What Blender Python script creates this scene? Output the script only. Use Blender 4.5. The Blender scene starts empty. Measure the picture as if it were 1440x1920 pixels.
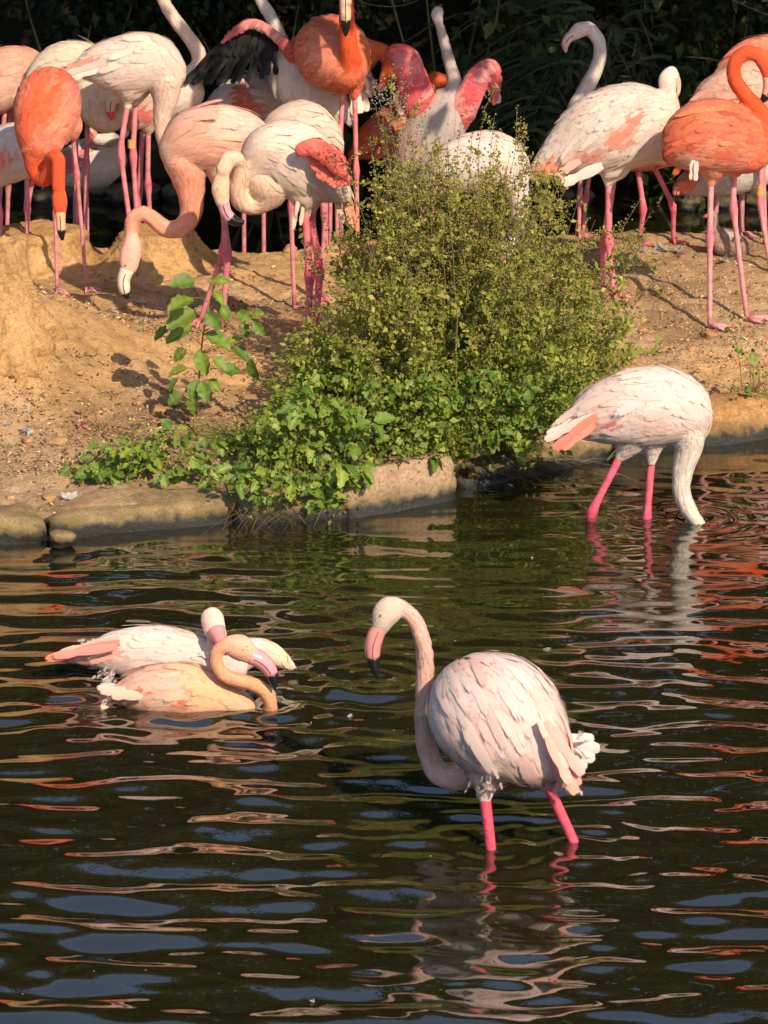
import bpy, math, random
import numpy as np
from mathutils import Vector, Matrix
from mathutils.bvhtree import BVHTree

# ------------------------------------------------------------------ camera, sky, sun, exposure
scene = bpy.context.scene
COL = scene.collection
PITCH = math.radians(17.0)
CAM_H = 3.2
FOC = 6680.0                                  # focal length in pixels of the 1440 x 1920 photograph
cam_d = bpy.data.cameras.new("camera")
cam = bpy.data.objects.new("camera", cam_d)
COL.objects.link(cam)
cam.location = (0, 0, CAM_H)
cam.rotation_euler = (math.radians(90) - PITCH, 0, 0)
cam_d.sensor_fit = 'VERTICAL'
cam_d.sensor_height = 24.0
cam_d.lens = FOC / 1920.0 * 24.0
cam_d.clip_start = 0.1
cam_d.clip_end = 3000
cam_d.dof.use_dof = True
cam_d.dof.focus_distance = 11.0
cam_d.dof.aperture_fstop = 11.0
scene.camera = cam
scene.render.resolution_x, scene.render.resolution_y = 768, 1024

SUN_EL = math.radians(37)
SUN_AZ = math.radians(29)                     # off the camera axis, to the right, behind the camera
SUN_TRAVEL = Vector((-math.sin(SUN_AZ) * math.cos(SUN_EL), math.cos(SUN_AZ) * math.cos(SUN_EL), -math.sin(SUN_EL)))
world = bpy.data.worlds.new("World")
scene.world = world
world.use_nodes = True
wn = world.node_tree.nodes
sky = wn.new('ShaderNodeTexSky')
sky.sky_type = 'NISHITA'
sky.sun_disc = False
sky.sun_elevation = SUN_EL
sky.sun_rotation = math.pi - SUN_AZ
bg = wn['Background']
bg.inputs['Strength'].default_value = 0.15
world.node_tree.links.new(sky.outputs[0], bg.inputs['Color'])
sun_d = bpy.data.lights.new("sun", 'SUN')
sun_d.energy = 4.7
sun_d.angle = math.radians(0.5)
sun_d.color = (1.0, 0.83, 0.62)
sun = bpy.data.objects.new("sun", sun_d)
COL.objects.link(sun)
sun.rotation_euler = SUN_TRAVEL.to_track_quat('-Z', 'Y').to_euler()
sun.location = (6, -10, 12)
scene.view_settings.view_transform = 'Standard'
scene.view_settings.look = 'None'
scene.view_settings.exposure = 0.20
scene.view_settings.gamma = 1.0
scene.render.engine = 'CYCLES'
scene.cycles.use_denoising = True
scene.cycles.max_bounces = 6
scene.cycles.transparent_max_bounces = 16
scene.cycles.caustics_reflective = False
scene.cycles.caustics_refractive = False

# ------------------------------------------------------------------ small helpers
rng = np.random.default_rng(11)
random.seed(5)
CP, SP = math.cos(PITCH), math.sin(PITCH)

def ray(px, py):
    """world direction through a photograph pixel (arrays welcome)"""
    u = (np.asarray(px, float) - 720.0) / FOC
    v = (960.0 - np.asarray(py, float)) / FOC
    return np.stack([u, CP + v * SP, -SP + v * CP], -1)

def at(px, py, Y):
    """the point at world depth Y seen through a pixel"""
    d = ray(px, py)
    t = np.asarray(Y, float) / d[..., 1]
    return d * t[..., None] + np.array([0, 0, CAM_H])

def on_level(px, py, z):
    d = ray(px, py)
    t = (z - CAM_H) / d[..., 2]
    return d * t[..., None] + np.array([0, 0, CAM_H])

def project(P):
    P = np.asarray(P, float)
    x, y, z = P[..., 0], P[..., 1], P[..., 2] - CAM_H
    dep = y * CP - z * SP
    up = y * SP + z * CP
    return 720 + FOC * x / dep, 960 - FOC * up / dep

def mpp(Y, py=500):
    """metres per photograph pixel at depth Y"""
    return float(Y / ray(720, py)[1]) / FOC

def tag(o, label=None, cat=None, group=None, kind=None):
    if label: o['label'] = label
    if cat: o['category'] = cat
    if group: o['group'] = group
    if kind: o['kind'] = kind
    return o

def empty(name, loc, rz=0.0):
    o = bpy.data.objects.new(name, None)
    COL.objects.link(o)
    o.empty_display_size = 0.05
    o.location = loc
    o.rotation_euler = (0, 0, rz)
    return o

def make_mesh(name, V, F, col=None, uv=None, smooth=True):
    V = np.asarray(V, np.float32)
    me = bpy.data.meshes.new(name)
    if isinstance(F, np.ndarray):
        n, k = F.shape
        me.vertices.add(len(V)); me.vertices.foreach_set('co', V.ravel())
        me.loops.add(n * k); me.loops.foreach_set('vertex_index', F.ravel().astype(np.int32))
        me.polygons.add(n)
        me.polygons.foreach_set('loop_start', np.arange(0, n * k, k, dtype=np.int32))
        me.update(calc_edges=True)
        me.validate()
    else:
        me.from_pydata(V.tolist(), [], [list(map(int, f)) for f in F])
    if smooth:
        me.polygons.foreach_set('use_smooth', np.ones(len(me.polygons), bool))
    if col is not None:
        a = me.color_attributes.new('Col', 'FLOAT_COLOR', 'POINT')
        c = np.ones((len(V), 4), np.float32); c[:, :3] = col
        a.data.foreach_set('color', c.ravel())
    if uv is not None and np.any(uv):
        a = me.color_attributes.new('Fuv', 'FLOAT_COLOR', 'POINT')
        c = np.ones((len(V), 4), np.float32); c[:, :3] = uv
        a.data.foreach_set('color', c.ravel())
    me.update()
    return me

def obj(name, me, mat, parent=None, origin=None):
    """link one mesh object; verts are given in world space when parent is an Empty"""
    o = bpy.data.objects.new(name, me)
    COL.objects.link(o)
    if mat is not None and not me.materials:
        me.materials.append(mat)
    if parent is not None:
        o.parent = parent
    return o

class MB:
    """collects vertices, faces and vertex colours"""
    def __init__(self):
        self.V, self.F, self.C, self.U, self.n = [], [], [], [], 0
    def add(self, V, F, col=(1, 1, 1), fuv=None):
        V = np.asarray(V, float)
        self.V.append(V)
        self.F += [tuple(int(i) + self.n for i in f) for f in F]
        c = np.empty((len(V), 3)); c[:] = col
        self.C.append(c)
        self.U.append(np.zeros((len(V), 3)) if fuv is None else np.asarray(fuv, float))
        self.n += len(V)
    def mesh(self, name, off=(0, 0, 0), smooth=True):
        return make_mesh(name, np.concatenate(self.V) - np.asarray(off), self.F, np.concatenate(self.C), np.concatenate(self.U), smooth=smooth)

def spline(P, n):
    """Catmull-Rom through rows of P, n samples, chord-length spaced"""
    P = np.asarray(P, float)
    if len(P) == 1: return np.repeat(P, n, 0)
    d = np.r_[0, np.cumsum(np.maximum(np.linalg.norm(np.diff(P[:, :3], axis=0), axis=1), 1e-6))]
    m = np.gradient(P, d, axis=0) if len(P) > 2 else np.repeat((P[1:] - P[:1]) / d[-1], 2, 0)
    t = np.linspace(0, d[-1], n)
    i = np.clip(np.searchsorted(d, t, side='right') - 1, 0, len(P) - 2)
    h = (d[i + 1] - d[i])[:, None]
    s = ((t - d[i]) / h[:, 0])[:, None]
    return ((2 * s**3 - 3 * s**2 + 1) * P[i] + (s**3 - 2 * s**2 + s) * h * m[i]
            + (-2 * s**3 + 3 * s**2) * P[i + 1] + (s**3 - s**2) * h * m[i + 1])

def tube(P, R, k=8, cap=True):
    """swept tube; P n x 3, R n"""
    P = np.asarray(P, float); R = np.asarray(R, float)
    n = len(P)
    T = np.gradient(P, axis=0); T /= np.maximum(np.linalg.norm(T, axis=1, keepdims=True), 1e-9)
    up = np.array([0.13, 1, 0.21]) if abs(T[0, 1]) < 0.9 else np.array([1, 0.1, 0.2])
    a = np.cross(T[0], up); a /= np.linalg.norm(a)
    V = []
    ang = np.linspace(0, 2 * math.pi, k, endpoint=False)
    for i in range(n):
        a = a - T[i] * a.dot(T[i]); a /= max(np.linalg.norm(a), 1e-9)
        b = np.cross(T[i], a)
        V.append(P[i] + R[i] * (np.cos(ang)[:, None] * a + np.sin(ang)[:, None] * b))
    V = np.concatenate(V)
    F = [(i * k + j, i * k + (j + 1) % k, (i + 1) * k + (j + 1) % k, (i + 1) * k + j) for i in range(n - 1) for j in range(k)]
    if cap:
        F += [tuple(range(k - 1, -1, -1)), tuple((n - 1) * k + j for j in range(k))]
    return V, F

def vnoise(x, y, seed=0, z=None):
    """smooth value noise in 2D"""
    r = np.random.default_rng(seed + 1000).random((256, 256))
    xi, yi = np.floor(x).astype(int), np.floor(y).astype(int)
    fx, fy = x - xi, y - yi
    fx, fy = fx * fx * (3 - 2 * fx), fy * fy * (3 - 2 * fy)
    g = lambda a, b: r[a % 256, b % 256]
    return (g(xi, yi) * (1 - fx) + g(xi + 1, yi) * fx) * (1 - fy) + (g(xi, yi + 1) * (1 - fx) + g(xi + 1, yi + 1) * fx) * fy - 0.5

def fbm(x, y, s=1.0, o=4, seed=0):
    v = 0; a = 1.0
    for i in range(o):
        v = v + a * vnoise(x * s + 17 * i, y * s - 9 * i, seed + i)
        s *= 2.03; a *= 0.5
    return v

def smooth01(t):
    t = np.clip(t, 0, 1)
    return t * t * (3 - 2 * t)

# ------------------------------------------------------------------ materials
def new_mat(name):
    m = bpy.data.materials.new(name); m.use_nodes = True
    nt = m.node_tree
    return m, nt, nt.nodes['Principled BSDF'], nt.nodes['Material Output']

def N(nt, t, **kw):
    n = nt.nodes.new(t)
    for k, v in kw.items():
        if k.startswith('i_'):
            n.inputs[k[2:].replace('_', ' ')].default_value = v
        else:
            setattr(n, k, v)
    return n

def noise_tex(nt, scale, detail=4, rough=0.55, vec=None, coord='Object', stretch=None):
    tc = N(nt, 'ShaderNodeTexCoord')
    src = tc.outputs[coord]
    if stretch:
        mp = N(nt, 'ShaderNodeMapping'); mp.inputs['Scale'].default_value = stretch
        nt.links.new(src, mp.inputs['Vector']); src = mp.outputs[0]
    n = N(nt, 'ShaderNodeTexNoise')
    n.inputs['Scale'].default_value = scale; n.inputs['Detail'].default_value = detail; n.inputs['Roughness'].default_value = rough
    nt.links.new(src, n.inputs['Vector'])
    return n

def ramp(nt, fac, stops):
    r = N(nt, 'ShaderNodeValToRGB')
    e = r.color_ramp.elements
    e[0].position, e[0].color = stops[0][0], (*stops[0][1], 1)
    e[1].position, e[1].color = stops[-1][0], (*stops[-1][1], 1)
    for p, c in stops[1:-1]:
        x = e.new(p); x.color = (*c, 1)
    nt.links.new(fac, r.inputs['Fac'])
    return r

def mix(nt, a, b, fac, mode='MIX'):
    m = N(nt, 'ShaderNodeMix', data_type='RGBA', blend_type=mode)
    if isinstance(fac, (int, float)): m.inputs[0].default_value = fac
    else: nt.links.new(fac, m.inputs[0])
    for s, v in ((6, a), (7, b)):
        if isinstance(v, tuple): m.inputs[s].default_value = (*v, 1)
        else: nt.links.new(v, m.inputs[s])
    return m.outputs[2]

def bump(nt, p, h, strength, dist):
    b = N(nt, 'ShaderNodeBump'); b.inputs['Strength'].default_value = strength; b.inputs['Distance'].default_value = dist
    nt.links.new(h, b.inputs['Height']); nt.links.new(b.outputs[0], p.inputs['Normal'])

def attr_mat(name, rough=0.6, sheen=0.0, var=0.18, nscale=40, bscale=160, bstr=0.25, bdist=0.004, trans=0.0, spec=0.5, stretch=None, objrand=0.0, coat=0.0):
    m, nt, p, out = new_mat(name)
    a = N(nt, 'ShaderNodeAttribute', attribute_name='Col')
    nz = noise_tex(nt, nscale, 3)
    r = ramp(nt, nz.outputs['Fac'], [(0.3, (1 - var,) * 3), (0.7, (1 + var * 0.4,) * 3)])
    c = mix(nt, a.outputs['Color'], r.outputs[0], 1.0, 'MULTIPLY')
    if objrand:
        oi = N(nt, 'ShaderNodeObjectInfo')
        r2 = ramp(nt, oi.outputs['Random'], [(0.0, (1 - objrand, 1 - objrand * .8, 1 - objrand)), (1.0, (1 + objrand, 1 + objrand * .6, 1 + objrand * .5))])
        c = mix(nt, c, r2.outputs[0], 1.0, 'MULTIPLY')
    nt.links.new(c, p.inputs['Base Color'])
    p.inputs['Roughness'].default_value = rough
    p.inputs['Specular IOR Level'].default_value = spec
    p.inputs['Sheen Weight'].default_value = sheen
    p.inputs['Coat Weight'].default_value = coat
    if bstr:
        nb = noise_tex(nt, bscale, 3, stretch=stretch)
        bump(nt, p, nb.outputs['Fac'], bstr, bdist)
    if trans:
        tr = N(nt, 'ShaderNodeBsdfTranslucent')
        nt.links.new(c, tr.inputs['Color'])
        ms = N(nt, 'ShaderNodeMixShader'); ms.inputs[0].default_value = trans
        nt.links.new(p.outputs[0], ms.inputs[1]); nt.links.new(tr.outputs[0], ms.inputs[2])
        nt.links.new(ms.outputs[0], out.inputs['Surface'])
    return m

M = {}
M['plume'] = attr_mat('plumage', rough=0.8, sheen=0.15, var=0.14, nscale=45, bscale=190, bstr=0.55, bdist=0.004, spec=0.15)
def feather_mat(name, soft=0.45, trans=0.15, rag=1.0):
    """plume coloured by 'Col'; 'Fuv' holds place across (0..1), along (0..1) and a random number, for barbs and a frayed edge"""
    m, nt, p, out = new_mat(name)
    a = N(nt, 'ShaderNodeAttribute', attribute_name='Col'); f = N(nt, 'ShaderNodeAttribute', attribute_name='Fuv')
    sx = N(nt, 'ShaderNodeSeparateColor'); nt.links.new(f.outputs['Color'], sx.inputs[0])
    def mth(op, x, y=None, z=None, clamp=False):
        q = N(nt, 'ShaderNodeMath', operation=op); q.use_clamp = clamp
        for i, v in enumerate((x, y, z)):
            if v is None: continue
            if isinstance(v, (int, float)): q.inputs[i].default_value = v
            else: nt.links.new(v, q.inputs[i])
        return q.outputs[0]
    ac = mth('ABSOLUTE', mth('MULTIPLY_ADD', sx.outputs[0], 2.0, -1.0))          # 0 at the shaft, 1 at the edge
    al = sx.outputs[1]
    cb = N(nt, 'ShaderNodeCombineXYZ')
    nt.links.new(mth('SUBTRACT', mth('MULTIPLY', al, 24.0), mth('MULTIPLY', ac, 9.0)), cb.inputs[0])
    nt.links.new(mth('MULTIPLY', ac, 1.2), cb.inputs[1]); nt.links.new(mth('MULTIPLY', sx.outputs[2], 60.0), cb.inputs[2])
    nz = N(nt, 'ShaderNodeTexNoise'); nz.inputs['Scale'].default_value = 1.0; nz.inputs['Detail'].default_value = 2.0
    nt.links.new(cb.outputs[0], nz.inputs['Vector'])
    n0 = mth('SUBTRACT', nz.outputs['Fac'], .5)
    def fade(x, lo, hi):
        q = N(nt, 'ShaderNodeMapRange', interpolation_type='SMOOTHSTEP'); q.inputs['From Min'].default_value = lo; q.inputs['From Max'].default_value = hi
        q.inputs['To Min'].default_value = 1.0; q.inputs['To Max'].default_value = 0.0; nt.links.new(x, q.inputs['Value']); return q.outputs[0]
    e = fade(mth('MULTIPLY_ADD', n0, .8 * rag, ac), 1.0 - soft, 1.02)
    t = fade(mth('MULTIPLY_ADD', n0, .45 * rag, al), .80, 1.02)
    alpha = mth('MULTIPLY', e, t)
    if soft < .7: alpha = mth('MULTIPLY_ADD', alpha, 6.0, -2.4, clamp=True)
    r = ramp(nt, nz.outputs['Fac'], [(0.3, (0.90,) * 3), (0.7, (1.05,) * 3)])
    c = mix(nt, a.outputs['Color'], r.outputs[0], 1.0, 'MULTIPLY')
    nt.links.new(c, p.inputs['Base Color']); p.inputs['Roughness'].default_value = .75; p.inputs['Specular IOR Level'].default_value = .2; p.inputs['Sheen Weight'].default_value = .1
    bump(nt, p, nz.outputs['Fac'], .25, .002)
    tr = N(nt, 'ShaderNodeBsdfTranslucent'); nt.links.new(c, tr.inputs['Color'])
    ms = N(nt, 'ShaderNodeMixShader'); ms.inputs[0].default_value = trans
    nt.links.new(p.outputs[0], ms.inputs[1]); nt.links.new(tr.outputs[0], ms.inputs[2])
    tp = N(nt, 'ShaderNodeBsdfTransparent'); m2 = N(nt, 'ShaderNodeMixShader')
    nt.links.new(alpha, m2.inputs[0]); nt.links.new(tp.outputs[0], m2.inputs[1]); nt.links.new(ms.outputs[0], m2.inputs[2])
    nt.links.new(m2.outputs[0], out.inputs['Surface'])
    return m
M['feather'] = feather_mat('feather')
M['quill'] = feather_mat('quill_feather', soft=.08, trans=.08, rag=.2)
M['down'] = feather_mat('down_feather', soft=.72, trans=.4)
M['skin'] = attr_mat('leg_skin', rough=0.5, var=0.34, nscale=38, bscale=130, bstr=0.6, bdist=0.004, spec=0.35, stretch=(1, 1, 2.2))
M['bill'] = attr_mat('bill_horn', rough=0.3, var=0.12, nscale=60, bscale=200, bstr=0.1, bdist=0.001, spec=0.5)
M['leaf'] = attr_mat('leaf', rough=0.45, var=0.25, nscale=50, bscale=120, bstr=0.2, bdist=0.002, trans=0.30, spec=0.4, objrand=0.4)
M['bush'] = attr_mat('bush_leaf', rough=0.6, var=0.15, nscale=14, bstr=0, trans=0.42, spec=0.25)
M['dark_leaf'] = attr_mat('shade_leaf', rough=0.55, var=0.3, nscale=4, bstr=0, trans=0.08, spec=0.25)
M['bark'] = attr_mat('bark', rough=0.9, var=0.4, nscale=20, bscale=60, bstr=0.6, bdist=0.01, spec=0.2)
M['stem'] = attr_mat('stem', rough=0.7, var=0.25, nscale=40, bstr=0, spec=0.3)
M['litter'] = attr_mat('litter', rough=0.9, var=0.3, nscale=60, bscale=200, bstr=0.5, bdist=0.004, spec=0.2)

def wet_line(nt, base, lo, hi, wet_col, seed_scale=18):
    """dark algae stain that follows the water line: height in world z, with a ragged edge"""
    g = N(nt, 'ShaderNodeNewGeometry'); sx = N(nt, 'ShaderNodeSeparateXYZ')
    nt.links.new(g.outputs['Position'], sx.inputs[0])
    nz = N(nt, 'ShaderNodeTexNoise'); nz.inputs['Scale'].default_value = seed_scale; nz.inputs['Detail'].default_value = 5
    nt.links.new(g.outputs['Position'], nz.inputs['Vector'])
    ma = N(nt, 'ShaderNodeMath', operation='MULTIPLY_ADD'); ma.inputs[1].default_value = -0.07; nt.links.new(nz.outputs['Fac'], ma.inputs[0])
    nt.links.new(sx.outputs['Z'], ma.inputs[2])
    mr = N(nt, 'ShaderNodeMapRange'); mr.inputs['From Min'].default_value = lo; mr.inputs['From Max'].default_value = hi
    nt.links.new(ma.outputs[0], mr.inputs['Value'])
    return mix(nt, wet_col, base, mr.outputs[0]), mr.outputs[0]

def stone_mat(name, c1, c2, c3, wet=True, scale=9):
    m, nt, p, out = new_mat(name)
    n1 = noise_tex(nt, scale, 8, 0.65, coord='Object')
    r = ramp(nt, n1.outputs['Fac'], [(0.28, c1), (0.5, c2), (0.72, c3)])
    n2 = noise_tex(nt, scale * 9, 6, 0.7)
    r2 = ramp(nt, n2.outputs['Fac'], [(0.35, (0.62, 0.6, 0.58)), (0.6, (1.12, 1.1, 1.05))])
    c = mix(nt, r.outputs[0], r2.outputs[0], 1.0, 'MULTIPLY')
    p.inputs['Roughness'].default_value = 0.85
    if wet:
        c, mo = wet_line(nt, c, -0.02, 0.05, (0.14, 0.11, 0.04), 11)
        c, w = wet_line(nt, c, -0.012, 0.012, (0.010, 0.010, 0.007), 30)
        rr = N(nt, 'ShaderNodeMapRange'); rr.inputs['To Min'].default_value = 0.5; rr.inputs['To Max'].default_value = 0.9
        nt.links.new(w, rr.inputs['Value']); nt.links.new(rr.outputs[0], p.inputs['Roughness'])
    nt.links.new(c, p.inputs['Base Color'])
    bump(nt, p, n2.outputs['Fac'], 0.6, 0.008)
    return m

M['kerb'] = stone_mat('kerb_stone', (0.13, 0.10, 0.04), (0.34, 0.23, 0.11), (0.50, 0.35, 0.19), scale=13)
M['concrete'] = stone_mat('concrete_block', (0.28, 0.19, 0.115), (0.42, 0.275, 0.17), (0.50, 0.35, 0.23))
M['bank'] = stone_mat('earth_bank', (0.30, 0.15, 0.05), (0.46, 0.24, 0.09), (0.52, 0.30, 0.14))
M['rock'] = stone_mat('dark_rock', (0.05, 0.04, 0.025), (0.12, 0.09, 0.05), (0.2, 0.16, 0.1))
# ------------------------------------------------------------------ water
_r = np.random.default_rng(4)
WAVES = []
for i in range(40):
    lam = 0.052 * (0.24 / 0.052) ** _r.random()
    th = _r.normal(0, 0.27)
    k = 2 * math.pi / lam
    sl = 0.0250 * (lam / 0.13) ** 0.35 * (0.6 + 0.8 * _r.random())
    WAVES.append((k * math.sin(th), k * math.cos(th), sl / k, _r.random() * 6.283))
RINGS = []                                     # filled by hand: x, y, amplitude, wavelength, reach
for px, py, a, lam, reach in ((920, 1592, .0016, .075, .25), (1083, 1595, .0016, .07, .25), (510, 1315, .003, .10, .30),
                              (350, 1325, .0022, .10, .30), (703, 1275, .0022, .065, .22), (1107, 982, .001, .06, .16),
                              (1212, 980, .001, .06, .16), (1303, 972, .0016, .065, .2)):
    q = on_level(px, py, 0.0)
    RINGS.append((q[0], q[1], a, lam, reach))

def water_z(x, y):
    # waves are lower in the lee of the island and higher in the open pond
    amp = 1.04 - 0.04 * smooth01((y - 7.2) / 1.0) - 0.48 * smooth01((y - 8.4) / 2.2)
    amp = amp * (0.85 + 0.6 * fbm(x, y, 0.9, 2, 3))
    z = 0
    wx = x + 0.10 * fbm(x, y, 1.7, 2, 21); wy = y + 0.05 * fbm(x, y, 1.9, 2, 31)
    for kx, ky, a, ph in WAVES:
        z = z + a * np.sin(kx * wx + ky * wy + ph)
    z = z * amp
    for cx, cy, a, lam, reach in RINGS:
        r = np.hypot(x - cx, y - cy)
        z = z + a * np.cos(2 * math.pi * r / lam) * np.exp(-(r / reach) ** 2)
    # broken water where the two swimmers splash
    c = on_level(520, 1290, 0.0)
    near = np.exp(-(((x - c[0]) / .28) ** 2 + ((y - c[1]) / .35) ** 2))
    z = z + near * 0.006 * fbm(x, y, 14, 3, 77)
    return z

def axis(lo, hi, fine_lo, fine_hi, step, grow=1.35):
    a = list(np.arange(fine_lo, fine_hi, step))
    s, v = step, fine_lo
    left = []
    while v > lo:
        s *= grow; v -= s; left.append(v)
    s, v = step, a[-1]
    right = []
    while v < hi:
        s *= grow; v += s; right.append(v)
    return np.array(left[::-1] + a + right)

def grid_mesh(name, xs, ys, zf, col=None):
    X, Y = np.meshgrid(xs, ys)
    Z = zf(X, Y)
    V = np.stack([X, Y, Z], -1).reshape(-1, 3)
    nx, ny = len(xs), len(ys)
    i = np.arange(nx - 1)[None, :] + nx * np.arange(ny - 1)[:, None]
    F = np.stack([i, i + 1, i + 1 + nx, i + nx], -1).reshape(-1, 4)
    c = col(X, Y, Z).reshape(-1, 3) if col else None
    return make_mesh(name, V, F, c)

def far_flat(x, y):
    w = smooth01((np.abs(x) - 2.2) / 1.5)
    w = np.maximum(w, smooth01((6.3 - y) / 1.5)); w = np.maximum(w, smooth01((y - 15) / 2.0))
    return water_z(x, y) * (1 - w)

wm, nt, p, out = new_mat('pond_water')
p.inputs['Base Color'].default_value = (0.016, 0.0145, 0.005, 1)
p.inputs['Roughness'].default_value = 0.015
p.inputs['IOR'].default_value = 2.8
nb = noise_tex(nt, 34, 3, 0.5, stretch=(1, 2.2, 1))
bump(nt, p, nb.outputs['Fac'], 0.02, 0.004)
o = obj('pond_water', grid_mesh('pond_water', axis(-60, 60, -1.45, 1.45, 0.0105), axis(-40, 60, 6.5, 11.6, 0.0074), far_flat), wm)
tag(o, kind='structure')

# pond bed so the water has a floor under it
pm, nt, p, out = new_mat('pond_bed')
n1 = noise_tex(nt, 3, 5)
nt.links.new(ramp(nt, n1.outputs['Fac'], [(0.3, (0.02, 0.016, 0.008)), (0.7, (0.05, 0.04, 0.02))]).outputs[0], p.inputs['Base Color'])
p.inputs['Roughness'].default_value = 0.9
o = obj('pond_bed', grid_mesh('pond_bed', np.linspace(-90, 90, 40), np.linspace(-60, 90, 40), lambda x, y: -0.55 + 0.05 * fbm(x, y, .4, 2)), pm)
tag(o, kind='structure')

# ------------------------------------------------------------------ the island
_edge_px = np.array([(-900, 1015), (-200, 1015), (0, 1012), (100, 1004), (250, 998), (430, 975), (560, 975), (650, 955), (850, 922),
                     (870, 898), (1000, 872), (1090, 852), (1150, 842), (1300, 822), (1440, 806), (1700, 790), (2600, 790)], float)
_edge = on_level(_edge_px[:, 0], _edge_px[:, 1], 0.0)
_back_x = np.array([-9, -1.4, -.5, 0.3, 1.2, 9]); _back_y = np.array([13.15, 13.15, 13.15, 13.25, 13.35, 13.35])
# (x, y, radius x, radius y, height) of the low trampled rises, from where they stand on the clay
_bumps = []

def front_y(x): return np.interp(x, _edge[:, 0], _edge[:, 1])
def back_y(x): return np.interp(x, _back_x, _back_y)

def ground_z(x, y):
    f, b = front_y(x), back_y(x)
    d = y - f
    z = 0.062 + 0.17 * smooth01(d / 1.7)
    z = z + 0.02 * smooth01((x - 0.6) / 0.6) * smooth01(d / .3)
    for bx, by, rx, ry, h in _bumps:
        q = ((x - bx) / rx) ** 2 + ((y - by) / ry) ** 2
        z = z + h * np.exp(-q ** 1.5)
    z = z + 0.030 * fbm(x, y, 2.2, 4, 51) + 0.026 * fbm(x, y, 11, 4, 61)
    z = z - 0.42 * smooth01((-d + 0.06) / 0.12)            # the front drops behind the kerb stones
    z = z - 0.45 * smooth01((y - b + 0.06) / 0.30)         # the back slips into the far channel
    return z

def on_ground(px, py):
    """where a pixel's line of sight meets the island"""
    d = ray(px, py); t = np.linspace(9.6, 14.5, 1500)
    P = d * t[:, None] / d[1] + np.array([0, 0, CAM_H])
    g = np.maximum(ground_z(P[:, 0], P[:, 1]), -0.0)
    i = int(np.argmax(P[:, 2] <= g))
    return P[i]

q = on_ground(110, 690); _bumps.append((q[0] - .1, q[1] + .05, .34, .36, .19))
q = on_ground(-40, 640); _bumps.append((q[0] - .2, q[1], .40, .45, .10))

gm, nt, p, out = new_mat('clay_ground')
n1 = noise_tex(nt, 2.3, 6, 0.6); n2 = noise_tex(nt, 22, 8, 0.7); n3 = noise_tex(nt, 90, 6, 0.7)
at_ = N(nt, 'ShaderNodeAttribute', attribute_name='Col')
r1 = ramp(nt, n1.outputs['Fac'], [(0.3, (0.75, 0.7, 0.62)), (0.7, (1.15, 1.12, 1.1))])
r2 = ramp(nt, n2.outputs['Fac'], [(0.30, (0.62, 0.56, 0.50)), (0.46, (1, 1, 1)), (0.72, (1.2, 1.2, 1.22))])
c = mix(nt, at_.outputs['Color'], r1.outputs[0], 1.0, 'MULTIPLY')
c = mix(nt, c, r2.outputs[0], 1.0, 'MULTIPLY')
r3 = ramp(nt, n3.outputs['Fac'], [(0.3, (0.72, 0.7, 0.68)), (0.65, (1.08, 1.08, 1.08))])
c = mix(nt, c, r3.outputs[0], 1.0, 'MULTIPLY')
cw, w = wet_line(nt, c, -0.02, 0.02, (0.010, 0.010, 0.006))
nt.links.new(cw, p.inputs['Base Color']); p.inputs['Roughness'].default_value = 0.95
p.inputs['Specular IOR Level'].default_value = 0.15
ms = N(nt, 'ShaderNodeMath', operation='ADD'); nt.links.new(n2.outputs['Fac'], ms.inputs[0]); nt.links.new(n3.outputs['Fac'], ms.inputs[1])
bump(nt, p, ms.outputs[0], 0.9, 0.014)

def ground_col(X, Y, Z):
    clay = np.array([0.66, 0.42, 0.205]); soil = np.array([0.44, 0.295, 0.18]); pale = np.array([0.66, 0.48, 0.30]); grey = np.array([0.34, 0.235, 0.15])
    px, py = project(np.stack([X, Y, Z], -1))
    # trampled litter at the water's edge on the left, dry grit on the right
    lit = smooth01((py - 720 + 60 * fbm(X, Y, 3, 3, 5)) / 90) * smooth01((700 - px) / 200)
    right = smooth01((px - 900) / 250) * smooth01((700 - py + 60 * fbm(X, Y, 3, 3, 6)) / 80)
    c = clay + 0 * X[..., None]
    c = c + (soil - c) * (0.85 * lit)[..., None]
    c = c + (grey * 1.35 - c) * (0.55 * right)[..., None]
    b = smooth01((fbm(X, Y, 5, 4, 9) - 0.12) / 0.25) * 0.5
    c = c + (pale - c) * b[..., None]
    dk = smooth01((fbm(X, Y, 4, 4, 19) - 0.22) / 0.2) * 0.35
    c = c + (soil * .6 - c) * dk[..., None]
    return c

o = obj('island_ground', grid_mesh('island_ground', axis(-9, 9, -1.4, 1.4, 0.0125), axis(9.5, 14.2, 10.0, 13.4, 0.0125, 1.2), ground_z, ground_col), gm)
tag(o, kind='structure')

# far bank behind the channel
fm, nt, p, out = new_mat('far_bank_soil')
n1 = noise_tex(nt, 6, 8, 0.7)
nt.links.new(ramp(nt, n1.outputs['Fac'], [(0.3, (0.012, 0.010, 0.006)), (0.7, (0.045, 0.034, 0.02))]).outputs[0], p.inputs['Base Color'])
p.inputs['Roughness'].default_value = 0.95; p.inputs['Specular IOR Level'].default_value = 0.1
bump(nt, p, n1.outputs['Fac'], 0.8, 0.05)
def far_z(x, y):
    return -0.3 + 0.5 * smooth01((y - 15.2 - .2 * fbm(x, y, 1.1, 2, 8)) / .5) + 5.0 * smooth01((y - 16.2) / 3.4) + 0.12 * fbm(x, y, 1.5, 4, 81)  # upper slope added out of view to keep low sky from the water's reflections
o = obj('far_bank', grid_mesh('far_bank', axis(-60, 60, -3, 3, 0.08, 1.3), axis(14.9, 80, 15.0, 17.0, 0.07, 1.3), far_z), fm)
tag(o, kind='structure')

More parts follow.
